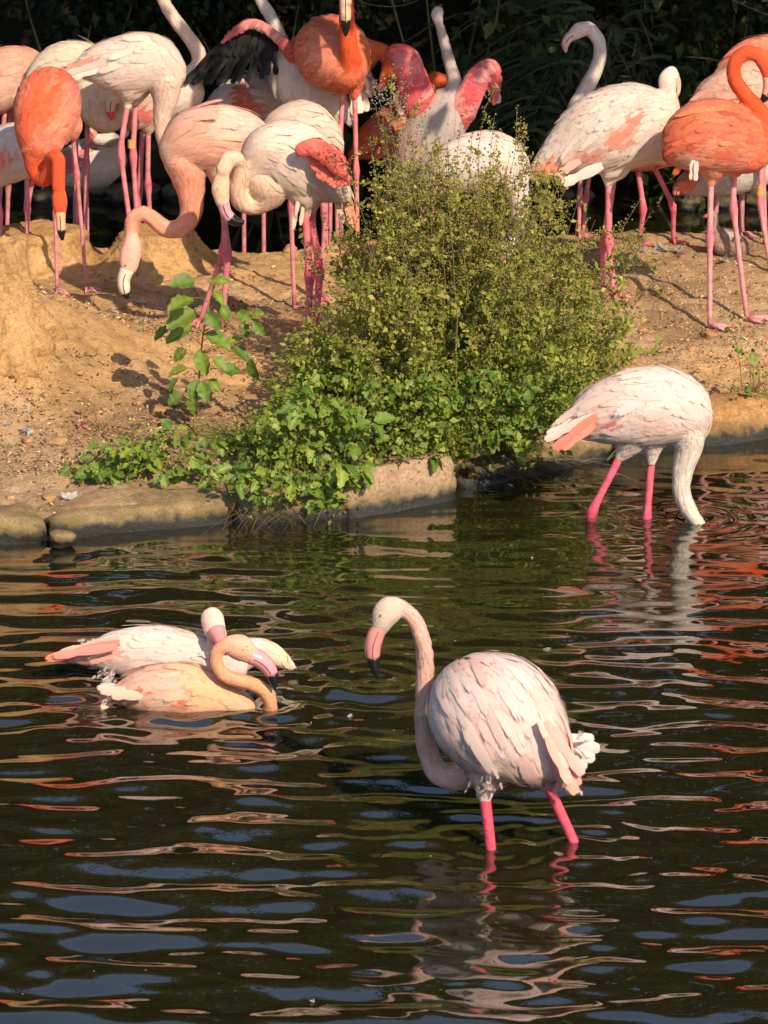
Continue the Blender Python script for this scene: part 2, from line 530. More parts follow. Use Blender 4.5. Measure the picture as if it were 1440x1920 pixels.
# the near bank on which the viewers stand, behind and below the camera
def near_z(x, y):
    return -0.5 + 2.0 * smooth01((2.5 - y + .3 * fbm(x, y, .6, 2, 4)) / 3.0) + 0.05 * fbm(x, y, 1.2, 3, 14)
nm, nt, p, out = new_mat('near_bank_turf')
n1 = noise_tex(nt, 5, 6)
nt.links.new(ramp(nt, n1.outputs['Fac'], [(0.3, (0.04, 0.05, 0.015)), (0.7, (0.09, 0.08, 0.035))]).outputs[0], p.inputs['Base Color'])
p.inputs['Roughness'].default_value = 0.95
o = obj('near_bank', grid_mesh('near_bank', np.linspace(-60, 60, 90), np.linspace(-70, 3.2, 80), near_z), nm)
tag(o, kind='structure')

# ------------------------------------------------------------------ stones
def superbox(n=9, k=5.0):
    """unit rounded box made of six grids"""
    t = np.linspace(-1, 1, n)
    A, B = np.meshgrid(t, t)
    V, F = [], []
    for ax in range(3):
        for s in (-1, 1):
            P = np.empty(A.shape + (3,))
            P[..., ax] = s; P[..., (ax + 1) % 3] = A * s; P[..., (ax + 2) % 3] = B
            b = sum(len(v) for v in V)
            V.append(P.reshape(-1, 3))
            for i in range(n - 1):
                for j in range(n - 1):
                    q0 = b + i * n + j
                    F.append((q0, q0 + 1, q0 + n + 1, q0 + n))
    V = np.concatenate(V)
    key = {}; idx = []
    U = []
    for v in np.round(V, 5):
        kx = tuple(v)
        if kx not in key: key[kx] = len(U); U.append(v)
        idx.append(key[kx])
    U = np.array(U); F = [tuple(idx[i] for i in f) for f in F]
    U = U / (np.sum(np.abs(U) ** k, 1) ** (1 / k))[:, None]
    return U, F

SB = {5: superbox(5), 9: superbox(9), 15: superbox(15)}
def rock_mesh(name, dims, seed, n=9, k=4.0, amp=0.12, fine=0.03):
    U, F = superbox(n, k)
    d = np.array(dims) / 2
    a = fbm(U[:, 0] + 5 * U[:, 2] + seed, U[:, 1] - 3 * U[:, 2] + seed * 2.3, 0.8, 2, seed)
    b = fbm(U[:, 0] * 2 + 4 * U[:, 2] + seed, U[:, 1] * 2 + 3.1 * U[:, 2], 2.3, 3, seed + 40)
    V = U * (1 + amp * a + fine * b)[:, None] * d
    return make_mesh(name, V, F)

def stone(name, c, dims, rz, seed, mat, tilt=(0, 0), n=9, k=4.0, amp=0.25, fine=0.08):
    o = obj(name, rock_mesh(name, dims, seed, n, k, amp, fine), mat)
    o.location = c; o.rotation_euler = (tilt[0], tilt[1], rz)
    return o

def kerb_between(px0, py0, px1, py1, top, depth, seed, mat, label, tilt=0.0, name='kerb_stone', k=5.0, cat='stone', group=None, amp=.18):
    a, b = on_level(px0, py0, 0.0), on_level(px1, py1, 0.0)
    mid = (a + b) / 2; L = np.linalg.norm(b - a); ang = math.atan2(b[1] - a[1], b[0] - a[0])
    nrm = np.array([-math.sin(ang), math.cos(ang), 0])
    c = mid + nrm * (depth / 2 - .02); c[2] = top - (top + .16) / 2
    o = stone(name, c, (L * 1.03, depth, top + .16), ang, seed, mat, (tilt, 0), n=15, k=k, amp=amp, fine=.06)
    return tag(o, label, cat, group)

kerb_between(-70, 1018, 84, 1012, .075, .22, 3, M['kerb'], 'rounded brown kerb stone with a wet black foot at the litter-strewn shore')
kerb_between(95, 1008, 440, 978, .072, .20, 5, M['kerb'], 'long pale tan kerb slab with dark algae along the waterline below the low creeper', k=7, amp=.10)
kerb_between(440, 982, 650, 970, .055, .2, 8, M['kerb'], 'kerb stone mostly hidden under hanging roots and creeper')
kerb_between(650, 972, 856, 934, .13, .22, 12, M['concrete'], 'square pinkish concrete block with leaf shadows under the big bush', tilt=-0.16, name='concrete_block', k=9, cat='block', amp=.06)
kerb_between(866, 915, 1010, 885, .05, .2, 15, M['rock'], 'low dark wet rock under dead stalks at the foot of the bush')
kerb_between(1010, 884, 1150, 856, .11, .2, 19, M['kerb'], 'brown stone with a black wet edge behind the wading flamingo tail')
kerb_between(1150, 856, 1300, 836, .11, .2, 23, M['rock'], 'dark wet stone behind the legs of the wading flamingo', amp=.2)
kerb_between(1300, 836, 1460, 818, .135, .2, 27, M['bank'], 'orange clay bank lump with mossy black foot beside the wading flamingo neck', name='bank_stone', amp=.12)
for i, x in enumerate((1460, 1640, 1830, -250, -430, -610)):
    kerb_between(x, np.interp(x, _edge_px[:, 0], _edge_px[:, 1]) + 10, x + 178, np.interp(x + 178, _edge_px[:, 0], _edge_px[:, 1]) + 10, .11, .2, 31 + i, M['kerb'],
                 'plain brown kerb stone continuing the island shore', group='kerb stones further along the shore')

def mound(px, py, rpx_top, rpx_base, hpx, label, seed, name='clay_mound'):
    """a worn clay nest mound: a turned profile with lumps, dish on top"""
    c = on_ground(px, py); s = mpp(c[1], py)
    rt, rb, h = rpx_top * s, rpx_base * s, hpx * s / CP
    prof = [(0.0, .94), (.5 * rt, .93), (.85 * rt, .985), (rt, 1.0), (rt * 1.1, .95), (rt * 1.16, .82), (rt + (rb - rt) * .35, .55), (rt + (rb - rt) * .62, .28), (rb * .95, .07), (rb * 1.2, -.10), (rb * 1.4, -.8)]
    pr = spline(np.array([(r, z * h, 0) for r, z in prof]), 54)
    k = 96; ang = np.linspace(0, 2 * math.pi, k, endpoint=False)
    R, A = np.meshgrid(pr[:, 0], ang, indexing='ij'); Z = np.repeat(pr[:, 1][:, None], k, 1)
    nz = fbm(np.cos(A) * 3 + seed, np.sin(A) * 3 + Z * 9, 1.0, 4, seed)
    R = np.maximum(R * (1 + .20 * nz + .12 * fbm(np.cos(A) * 8, np.sin(A) * 8 + Z * 30, 1.2, 4, seed + 7) + .05 * fbm(np.cos(A) * 26, np.sin(A) * 26 + Z * 90, 1.2, 2, seed + 9)), 0)
    Z = Z + h * .05 * fbm(np.cos(A) * R / rb * 6, np.sin(A) * R / rb * 6, 1.3, 3, seed + 3)
    V = np.stack([R * np.cos(A), R * np.sin(A), Z], -1).reshape(-1, 3)
    F = [(i * k + j, i * k + (j + 1) % k, (i + 1) * k + (j + 1) % k, (i + 1) * k + j) for i in range(len(pr) - 1) for j in range(k)]
    F = [f[::-1] for f in F]
    me = make_mesh(name, V, F, np.tile(np.array([[0.64, 0.395, 0.18]]), (len(V), 1)))
    o = obj(name, me, gm); o.location = (c[0], c[1], ground_z(c[0], c[1]))
    return tag(o, label, 'mound')

mound(8, 600, 40, 80, 145, 'tall steep orange clay nest mound, highest of the mounds', 2)
mound(72, 486, 70, 100, 56, 'flat-topped tan clay mound where the orange flamingo dips its bill', 6)
mound(292, 492, 60, 108, 60, 'broad orange clay mound under the arched neck of the salmon flamingo', 9)
# ------------------------------------------------------------------ flamingos
def _ico():
    t = (1 + 5 ** .5) / 2
    V = np.array([(-1, t, 0), (1, t, 0), (-1, -t, 0), (1, -t, 0), (0, -1, t), (0, 1, t), (0, -1, -t), (0, 1, -t), (t, 0, -1), (t, 0, 1), (-t, 0, -1), (-t, 0, 1)], float)
    F = [(0, 11, 5), (0, 5, 1), (0, 1, 7), (0, 7, 10), (0, 10, 11), (1, 5, 9), (5, 11, 4), (11, 10, 2), (10, 7, 6), (7, 1, 8), (3, 9, 4), (3, 4, 2), (3, 2, 6), (3, 6, 8), (3, 8, 9), (4, 9, 5), (2, 4, 11), (6, 2, 10), (8, 6, 7), (9, 8, 1)]
    V /= np.linalg.norm(V, axis=1)[:, None]
    def sub(V, F):
        V = list(map(tuple, V)); mid = {}; out = []
        def m(a, b):
            k = (min(a, b), max(a, b))
            if k not in mid:
                q = (np.array(V[a]) + np.array(V[b])) / 2; q /= np.linalg.norm(q); mid[k] = len(V); V.append(tuple(q))
            return mid[k]
        for a, b, c in F:
            x, y, z = m(a, b), m(b, c), m(c, a)
            out += [(a, x, z), (b, y, x), (c, z, y), (x, y, z)]
        return np.array(V), out
    V1, F1 = sub(V, F); V2, F2 = sub(V1, F1)
    return (V, np.array(F)), (V1, np.array(F1)), (V2, np.array(F2))
ICO0, ICO1, ICO2 = _ico()

def chain3d(pts, Y):
    """(x, y, r[, dY]) pixel rows -> world rows x, y, z, r (metres)"""
    out = []
    for q in pts:
        dy = q[3] if len(q) > 3 else 0.0
        P = at(q[0], q[1], Y + dy)
        out.append((*P, q[2] * mpp(Y + dy, q[1])))
    return np.array(out)

def fused(name, chains, voxel=0.0048, smooth=6):
    """one continuous skin over chains of balls; chains: (rows x,y,z,r , depth width)"""
    V, F, n = [], [], 0
    for C, w in chains:
        L = np.sum(np.linalg.norm(np.diff(C[:, :3], axis=0), axis=1))
        rmin = max(np.min(C[:, 3]), .006)
        S = spline(C, int(np.clip(L / (rmin * .45), 10, 70)))
        bv, bf = ICO2
        for x, y, z, r in S:
            r = max(r, .003)
            V.append(bv * np.array([r, r * w, r]) + np.array([x, y, z])); F.append(bf + n); n += len(bv)
    me = make_mesh(name + '_src', np.concatenate(V), np.concatenate(F), smooth=False)
    o = bpy.data.objects.new(name + '_src', me); COL.objects.link(o)
    m = o.modifiers.new('r', 'REMESH'); m.mode = 'VOXEL'; m.voxel_size = voxel
    s = o.modifiers.new('s', 'SMOOTH'); s.factor = 0.5; s.iterations = smooth
    dg = bpy.context.evaluated_depsgraph_get()
    ev = o.evaluated_get(dg).to_mesh()
    vv = np.empty(len(ev.vertices) * 3, np.float32); ev.vertices.foreach_get('co', vv)
    nn = np.empty(len(ev.vertices) * 3, np.float32); ev.vertices.foreach_get('normal', nn)
    ff = np.empty(len(ev.loops), np.int32); ev.loops.foreach_get('vertex_index', ff)
    lt = np.empty(len(ev.polygons), np.int32); ev.polygons.foreach_get('loop_total', lt)
    assert (lt == 4).all()
    o.evaluated_get(dg).to_mesh_clear()
    bpy.data.objects.remove(o); bpy.data.meshes.remove(me)
    return vv.reshape(-1, 3).astype(float), ff.reshape(-1, 4), nn.reshape(-1, 3).astype(float)

def chain_dist(P, C, w, n=60):
    """distance to a chain in units of its radius, the parameter and the tangent"""
    S = spline(C, n)
    T = np.gradient(S[:, :3], axis=0); T /= np.maximum(np.linalg.norm(T, axis=1, keepdims=True), 1e-9)
    D = P[:, None, :] - S[None, :, :3]
    D[..., 1] /= w
    d = np.linalg.norm(D, axis=2) / np.maximum(S[None, :, 3], .003)
    i = np.argmin(d, 1)
    return d[np.arange(len(P)), i], i / (n - 1.0), T[i]

WHITE = (0.82, 0.66, 0.58); CREAM = (0.82, 0.64, 0.53); PINK = (0.86, 0.50, 0.41); SALMON = (0.84, 0.36, 0.24)
ORANGE = (0.86, 0.15, 0.045); RED = (0.80, 0.10, 0.07); CORAL = (0.86, 0.27, 0.19); GREYW = (0.66, 0.56, 0.50); LEGP = (0.70, 0.25, 0.28); LEGH = (0.80, 0.10, 0.16)
LEGW = (0.72, 0.33, 0.33); BLACK = (0.012, 0.010, 0.010); BILLP = (0.80, 0.28, 0.27); BONE = (0.80, 0.66, 0.50)

def paint(P, base, patches, Y):
    c = np.tile(np.array(base, float), (len(P), 1))
    x, y = project(P)
    # plumage is never one colour: soft blotches of a rosier and of a paler tint
    b = np.array(base, float)
    rosy = np.array([b[0], b[1] * .74, b[2] * .68]); pale = b + (np.array([.86, .74, .66]) - b) * .32
    f1 = fbm(x, y, .020, 3, 5 + int(abs(Y * 100)) % 40); f2 = fbm(x, y, .030, 3, 9 + int(abs(Y * 100)) % 40)
    c += (rosy - c) * smooth01((f1 + .02) * 2.6)[:, None] * .45
    c += (pale - c) * smooth01((f2 + .02) * 2.6)[:, None] * .45
    for px, py, rx, ry, col, st in patches:
        q = ((x - px) / rx) ** 2 + ((y - py) / ry) ** 2
        q = q + 0.5 * fbm(x, y, 0.055, 3, int(px) % 50)
        w = st * smooth01(1.35 - q)
        c += (np.array(col) - c) * w[:, None]
    return c

def feather_strip(base, f, nrm, L, W, seg=4, bend=0.0, camber=0.0, rnd=None):
    """a free feather: base point, direction, face normal -> verts, quads, feather coordinates"""
    f = f / np.linalg.norm(f); s = np.cross(nrm, f); s /= np.linalg.norm(s); nrm = np.cross(f, s)
    V = []; U = []; rnd = random.random() if rnd is None else rnd
    for i in range(seg + 1):
        t = i / seg
        w = W * (0.35 + 0.65 * math.sin(math.pi * min(1, t * 1.25 + .12)) if t < .7 else max(.10, math.sqrt(max(0, 1 - ((t - .62) / .39) ** 2))))
        c = base + f * L * t + nrm * bend * L * t * t
        for j in (-1, 0, 1):
            V.append(c + s * w * .5 * j + nrm * camber * W * (1 - abs(j))); U.append((.5 + .5 * j, t, rnd))
    F = [(i * 3 + j, i * 3 + j + 1, i * 3 + j + 4, i * 3 + j + 3) for i in range(seg) for j in (0, 1)]
    return np.array(V), F, np.array(U)

def strip_mesh(name, V, F, U, base, col):
    return make_mesh(name, V - base, F, np.tile(np.array(col), (len(V), 1)), U)

SEG = 4
_FF = np.array([(i * 3 + j, i * 3 + j + 1, i * 3 + j + 4, i * 3 + j + 3) for i in range(SEG) for j in (0, 1)])
_PROF = np.array([.62, .92, 1.0, .90, .42])
def plumage(mb, V, F, Nrm, body, w, other, colf, Lr, Wr, n_target, seed, droop=0.0, lift=.006, jitter=.18, ruffle=0.0, bv=None, cvar=.07, up=False):
    """overlapping contour feathers laid on the body skin, each following the surface towards the tail"""
    r = np.random.default_rng(seed)
    if bv is None: bv = BVHTree.FromPolygons(V.tolist(), F.tolist())
    d0, s0, T0 = chain_dist(V, body, w)
    ok = d0 < 1.25
    for C, ww in other:
        d1, _, _ = chain_dist(V, C, ww, 30)
        ok &= d0 < d1 * 1.02
    ok &= V[:, 2] > -0.02
    if up: ok &= (Nrm[:, 2] > .12) & (s0 > .2)
    idx = np.nonzero(ok)[0]
    if len(idx) < 5: return bv
    r.shuffle(idx)
    cell = float(np.median(np.linalg.norm(V[F[:800, 0]] - V[F[:800, 1]], axis=1)))
    sp = math.sqrt(len(idx) * cell ** 2 / n_target) * .84
    idx = idx[:7 * n_target]
    P = V[idx]; acc = np.empty((len(idx), 3)); keep = []; k = 0
    spv = (sp * (1.2 - .45 * s0[idx])) ** 2
    for a in range(len(idx)):
        if k and np.min(np.sum((acc[:k] - P[a]) ** 2, 1)) < spv[a]: continue
        acc[k] = P[a]; k += 1; keep.append(idx[a])
    A = np.array(keep); n = len(A)
    s = s0[A]
    L = (Lr[0] + (Lr[1] - Lr[0]) * s) * (.75 + .5 * r.random(n)); W = (Wr[0] + (Wr[1] - Wr[0]) * s) * (.8 + .4 * r.random(n))
    L *= np.clip(s / .28, .30, 1)
    nr = Nrm[A].copy(); c = V[A].copy()
    d = -T0[A] + np.array([0, 0, -droop]) + jitter * r.normal(size=(n, 3))
    d -= nr * np.sum(d * nr, 1)[:, None]
    d /= np.maximum(np.linalg.norm(d, axis=1), 1e-6)[:, None]
    cols = colf(V[A] + d * (L * .45)[:, None])
    lf = lift * (.3 + 1.3 * r.random(n)) * (L / .06) * np.where(r.random(n) < ruffle, 3.0, 1.0)
    free = np.zeros(n, bool); vs = []
    for i in range(SEG + 1):
        t = i / SEG
        if i:
            c = c + d * (L / SEG)[:, None]
            for q in np.nonzero(~free)[0]:
                hit, hn, _, hd = bv.find_nearest(c[q])
                hit = np.array(hit); hn = np.array(hn)
                if hd > .35 * L[q] / SEG + .004 and (c[q] - hit).dot(hn) > 0: free[q] = True
                else: c[q] = hit; nr[q] = hn
            d -= nr * np.sum(d * nr, 1)[:, None] * (~free)[:, None]
            d /= np.maximum(np.linalg.norm(d, axis=1), 1e-6)[:, None]
        side = np.cross(nr, d)
        off = .0010 + lf * t ** 1.4
        for j in (-1, 0, 1):
            vs.append(c + side * (W * _PROF[i] * .5 * j)[:, None] + nr * (off + .045 * W * (1 - abs(j)))[:, None])
    VV = np.stack(vs, 1)                                            # n x 15 x 3
    cc = np.clip(cols * (1 + cvar * r.normal(size=(n, 1))) * (1 + cvar * .5 * r.normal(size=(n, 3))), 0, .95)
    u = np.array([(.5 + .5 * j, i / SEG, 0) for i in range(SEG + 1) for j in (-1, 0, 1)])
    U = np.tile(u, (n, 1, 1)); U[:, :, 2] = r.random(n)[:, None]
    FF = (np.arange(n)[:, None, None] * 15 + _FF[None]).reshape(-1, 4)
    mb.add(VV.reshape(-1, 3), FF, np.repeat(cc, 15, 0), U.reshape(-1, 3))
    return bv

def leg_part(t, base, pts, col, r, foot=None, toe_dir=(0.5, -1.0), water=False, joint=None):
    """pts world rows; a tube with a swollen ankle and a webbed foot"""
    P = np.array(pts)
    S = []
    R = []
    for i in range(len(P) - 1):
        k = 7
        for j in range(k + (i == len(P) - 2)):
            u = j / k
            S.append(P[i] + (P[i + 1] - P[i]) * u)
            rad = r * (1.12 - .15 * u) if i == 0 else r * (1.0 - .12 * u)
            R.append(rad)
    S = np.array(S); R = np.array(R)
    if len(P) > 2:
        for m in range(1, len(P) - 1):
            d = np.linalg.norm(S - P[m], axis=1)
            R = R * (1 + .62 * np.exp(-(d / (r * 2.6)) ** 2))
            S = S + np.array([.0, 0, 0])
    # smooth the corner a little
    for _ in range(2):
        S[1:-1] = S[1:-1] * .6 + .2 * (S[:-2] + S[2:])
    V, F = tube(S, R, 10)
    c = np.tile(np.array(col), (len(V), 1))
    if len(P) > 2:
        d = np.linalg.norm(V - P[1], axis=1)
        jc = np.array(joint if joint else (col[0] * .95, col[1] * .45, col[2] * .6))
        c += (jc - c) * (0.75 * np.exp(-(d / (r * 3.6)) ** 2))[:, None]
    o = obj('leg', make_mesh('leg', V - base, F, c), M['skin'], t)
    if foot is not None:
        mb = MB()
        f = P[-1]; td = np.array([toe_dir[0], toe_dir[1], 0.0]); td /= np.linalg.norm(td)
        tips = []
        for a, l in ((-.45, .075), (0, .09), (.45, .072)):
            ca, sa = math.cos(a), math.sin(a)
            d = np.array([td[0] * ca - td[1] * sa, td[0] * sa + td[1] * ca, 0]); e = f + d * l
            g = [f + (e - f) * u for u in (0, .5, 1)]
            for k in range(3): g[k] = np.array([g[k][0], g[k][1], max(foot(g[k][0], g[k][1]), -.3) + (.010 if k < 2 else .005)])
            g[0][2] = max(g[0][2], f[2] + .004)
            V, F = tube(np.array(g), [r * .8, r * .62, r * .3], 6); mb.add(V, F, col); tips.append(g)
        for k in (0, 1):
            a, b = tips[k], tips[k + 1]
            m2 = (a[2] + b[2]) / 2 * .75 + a[0] * .25
            mb.add([a[0], a[1], a[2], m2, b[2], b[1]], [(0, 1, 3), (1, 2, 3), (0, 3, 5), (3, 4, 5)], np.array(col) * .85)
        obj('foot', mb.mesh('foot', base), M['skin'], o)
    return o

def flamingo(label, Y, body, neck=None, head=None, bill=None, legs=(), col=WHITE, neck_col=None, head_col=None, patches=(), w=.78, thighs=(),
             bill_cols=(BILLP, BLACK), bill_cut=.6, leg_col=LEGP, leg_r=6.5, Lr=(.115, .05), Wr=(.021, .016), nf=420, droop=.25, lift=.0017, eye=None,
             tail=(), tail_col=None, seed=1, voxel=.0048, ruffle=.08, fmul=2.5, cvar=.04, neck_f=420, big=(40, .15, .028, .35, .0021), extra=(), group='flamingos crowded on and behind the island', wet=False, fluff=(), band=None, toe=(0.5, -1.0), water_legs=False, name='flamingo'):
    if group.startswith('flamingos crowded'): col = tuple(.94 * v for v in col)
    if col[1] < .3: cvar = .13
    if group.startswith('flamingos crowded'): voxel = .0060
    chains = []
    B = chain3d(body, Y); chains.append((B, w))
    Nk = H = None
    if neck: Nk = chain3d(neck, Y); chains.append((Nk, .95))
    if head: H = chain3d(head, Y); chains.append((H, .82))
    TH = [chain3d(q, Y) for q in thighs]
    chains += [(q, .9) for q in TH]
    EX = [chain3d(q, Y) for q in extra]
    chains += [(q, .7) for q in EX]
    V, F, Nr = fused(label, chains, voxel)
    # base point: the first foot, or the lowest body point
    lw = []
    for lg in legs:
        rows = [at(q[0], q[1], Y + (q[2] if len(q) > 2 else 0)) for q in lg[:-1]]
        q = lg[-1]
        dy = q[2] if len(q) > 2 else 0
        if q[1] is None:
            P = at(q[0], 500, Y + dy); g = float(ground_z(P[0], P[1]))
            P[2] = g if g > 0.02 else -.14
            P[0] = at(q[0], float(project(P)[1]), Y + dy)[0]
        else:
            P = at(q[0], q[1], Y + dy)
        rows.append(P); lw.append(np.array(rows))
    base = lw[0][-1].copy() if lw else np.array([B[:, 0].mean(), B[:, 1].mean(), 0.0])
    t = empty(name, base)
    tag(t, label, 'flamingo', group)
    c = paint(V, col, patches, Y)
    db, _, _ = chain_dist(V, B, w)
    nc = np.array(neck_col if neck_col else col); hc = np.array(head_col if head_col else (neck_col if neck_col else col))
    if Nk is not None:
        dn, _, _ = chain_dist(V, Nk, .95)
        k = smooth01((db - dn) / .5 + .5)
        c += (nc - c) * (k * smooth01((db - .75) / .5))[:, None]
    if H is not None:
        dh, _, _ = chain_dist(V, H, .82)
        c += (hc - c) * smooth01((1.45 - dh) / .3)[:, None]
    c *= (1 + .10 * fbm(V[:, 0] * 1 + V[:, 2] * .7, V[:, 2] + V[:, 1], 26, 3, seed))[:, None]
    # small swells under the plumage
    V = V + Nr * (0.0035 * fbm(V[:, 0] + V[:, 1] * .5, V[:, 2] * 1.2 + V[:, 1] * .5, 24, 2, seed))[:, None]
    obj('body', make_mesh('body', V - base, F, np.clip(c, 0, .95)), M['plume'], t)
    mb = MB(); md = MB()
    other = [(q, .95) for q in ([Nk] if Nk is not None else [])] + [(q, .9) for q in TH] + ([(H, .82)] if H is not None else [])
    colf = lambda P: paint(P, col, patches, Y)
    bv = plumage(mb, V, F, Nr, B, w, other, colf, Lr, Wr, int(nf * fmul), seed, droop, lift, ruffle=ruffle, cvar=cvar)
    if big:                                                        # long scapulars laid over the back
        plumage(mb, V, F, Nr, B, w, other, colf, (big[1], big[1] * .8), (big[2], big[2]), big[0], seed + 17, big[3], big[4], .10, .12, bv, cvar, up=True)
    if Nk is not None and neck_f:
        npl = int(neck_f * np.sum(np.linalg.norm(np.diff(Nk[:, :3], axis=0), axis=1)) / .5)
        def near_col(P):
            out = np.empty((len(P), 3))
            for i_, p_ in enumerate(P):
                out[i_] = c[int(F[bv.find_nearest(p_)[2]][0])]
            return out
        plumage(mb, V, F, Nr, Nk, .95, [(B, w)] + ([(H, .82)] if H is not None else []), near_col, (.050, .030), (.010, .008), npl, seed + 5, .0, .0005, .15, .0, bv, .05)
    for q in EX:
        plumage(mb, V, F, Nr, q[::-1].copy(), .7, [(B, w)], colf, (.05, .05), (.018, .016), 90, seed + 31, .2, .0016, .2, .1, bv, .04)
    r = np.random.default_rng(seed + 99)
    for x, y, dx, dy, n, L, cc, dY in fluff:                        # loose downy plumes: place, direction, count
        s = mpp(Y, y)
        for i in range(int(n * 1.8)):
            b = at(x + r.normal() * 9, y + r.normal() * 8, Y + dY + .03 * r.normal())
            d = np.array([dx, 0, -dy], float); d /= np.linalg.norm(d)
            d = d + .28 * r.normal(size=3)
            nn = np.cross(d, r.normal(size=3)); nn /= np.linalg.norm(nn)
            Vv, Ff, Uu = feather_strip(b, d, nn, L * s * (.4 + .6 * r.random()), L * s * (.28 + .2 * r.random()), 5, .22 * r.normal())
            md.add(Vv, Ff, np.clip(np.array(cc) * (.92 + .08 * r.normal()), 0, .95), Uu)
    if mb.n:
        o = obj('plumage', mb.mesh('plumage', base), M['feather'], t); o['kind'] = 'stuff'
    if md.n:
        o = obj('down', md.mesh('down', base), M['down'], t); o['kind'] = 'stuff'
    for i, (x0, y0, x1, y1, wd, cc, *dd) in enumerate(tail):        # long tail and wing-tip feathers, one object each
        d0 = dd[0] if dd else 0.0; d1 = dd[1] if len(dd) > 1 else d0
        a, b = at(x0, y0, Y + d0), at(x1, y1, Y + d1)
        Vv, Ff, Uu = feather_strip(a, b - a, np.array([.25, -1, .35]), np.linalg.norm(b - a), wd * mpp(Y, y0), 7, .03, .14)
        obj('tail_feather', strip_mesh('tail_feather', Vv, Ff, Uu, base, cc), M['quill'], t)
    if bill:
        K = chain3d(bill, Y); S = spline(K, 26); cut = int(26 * bill_cut)
        Vt, Ft = tube(S[:cut + 1, :3], S[:cut + 1, 3], 12)
        o = obj('bill', make_mesh('bill', Vt - base, Ft, np.tile(np.array(bill_cols[0]), (len(Vt), 1))), M['bill'], t)
        Vt, Ft = tube(S[cut:, :3], S[cut:, 3] * 1.015, 12)
        obj('bill_tip', make_mesh('bill_tip', Vt - base, Ft, np.tile(np.array(bill_cols[1]), (len(Vt), 1))), M['bill'], o)
        # the gape: a thin dark seam along the side of the bill
        off = np.array([0, -1, 0]) * S[2:cut, 3][:, None] * .985
        if cut > 8:
            Vt, Ft = tube(S[2:cut, :3] + off, np.full(cut - 2, mpp(Y, 500) * .9), 5)
            obj('bill_seam', make_mesh('bill_seam', Vt - base, Ft, np.tile(np.array((.10, .04, .035)), (len(Vt), 1))), M['bill'], o)
    if eye:
        ex, ey, er, edy = eye
        P = at(ex, ey, Y + edy); s = .62 * er * mpp(Y, ey)
        o = obj('eye', make_mesh('eye', ICO1[0] * s + P - base, ICO1[1], np.tile(np.array((.62, .45, .22)), (len(ICO1[0]), 1))), M['bill'], t)
        obj('pupil', make_mesh('pupil', ICO1[0] * s * .74 + P - base + np.array([0, -s * .5, 0]), ICO1[1], np.tile(np.array(BLACK), (len(ICO1[0]), 1))), M['bill'], o)
    for lg, rows in zip(legs, lw):
        rr = .88 * leg_r * mpp(Y, 500)
        g = rows[-1]
        wet_ = g[2] < 0.0
        leg_part(t, base, rows, leg_col, rr, None if wet_ else ground_z, toe)
    if band:
        a, b = at(band[0], band[1], Y), at(band[2], band[3], Y)
        Vt, Ft = tube(np.array([a, b]), [band[4] * mpp(Y)] * 2, 14)
        obj('leg_band', make_mesh('leg_band', Vt - base, Ft, np.tile(np.array((.75, .36, .12)), (len(Vt), 1)), smooth=False), M['bill'], t)
    return t, base

def foot_Y(px, py): return float(on_ground(px, py)[1])
def water_Y(px, py): return float(on_level(px, py, 0.0)[1])
WADE = 'flamingos wading and bathing in the pond'
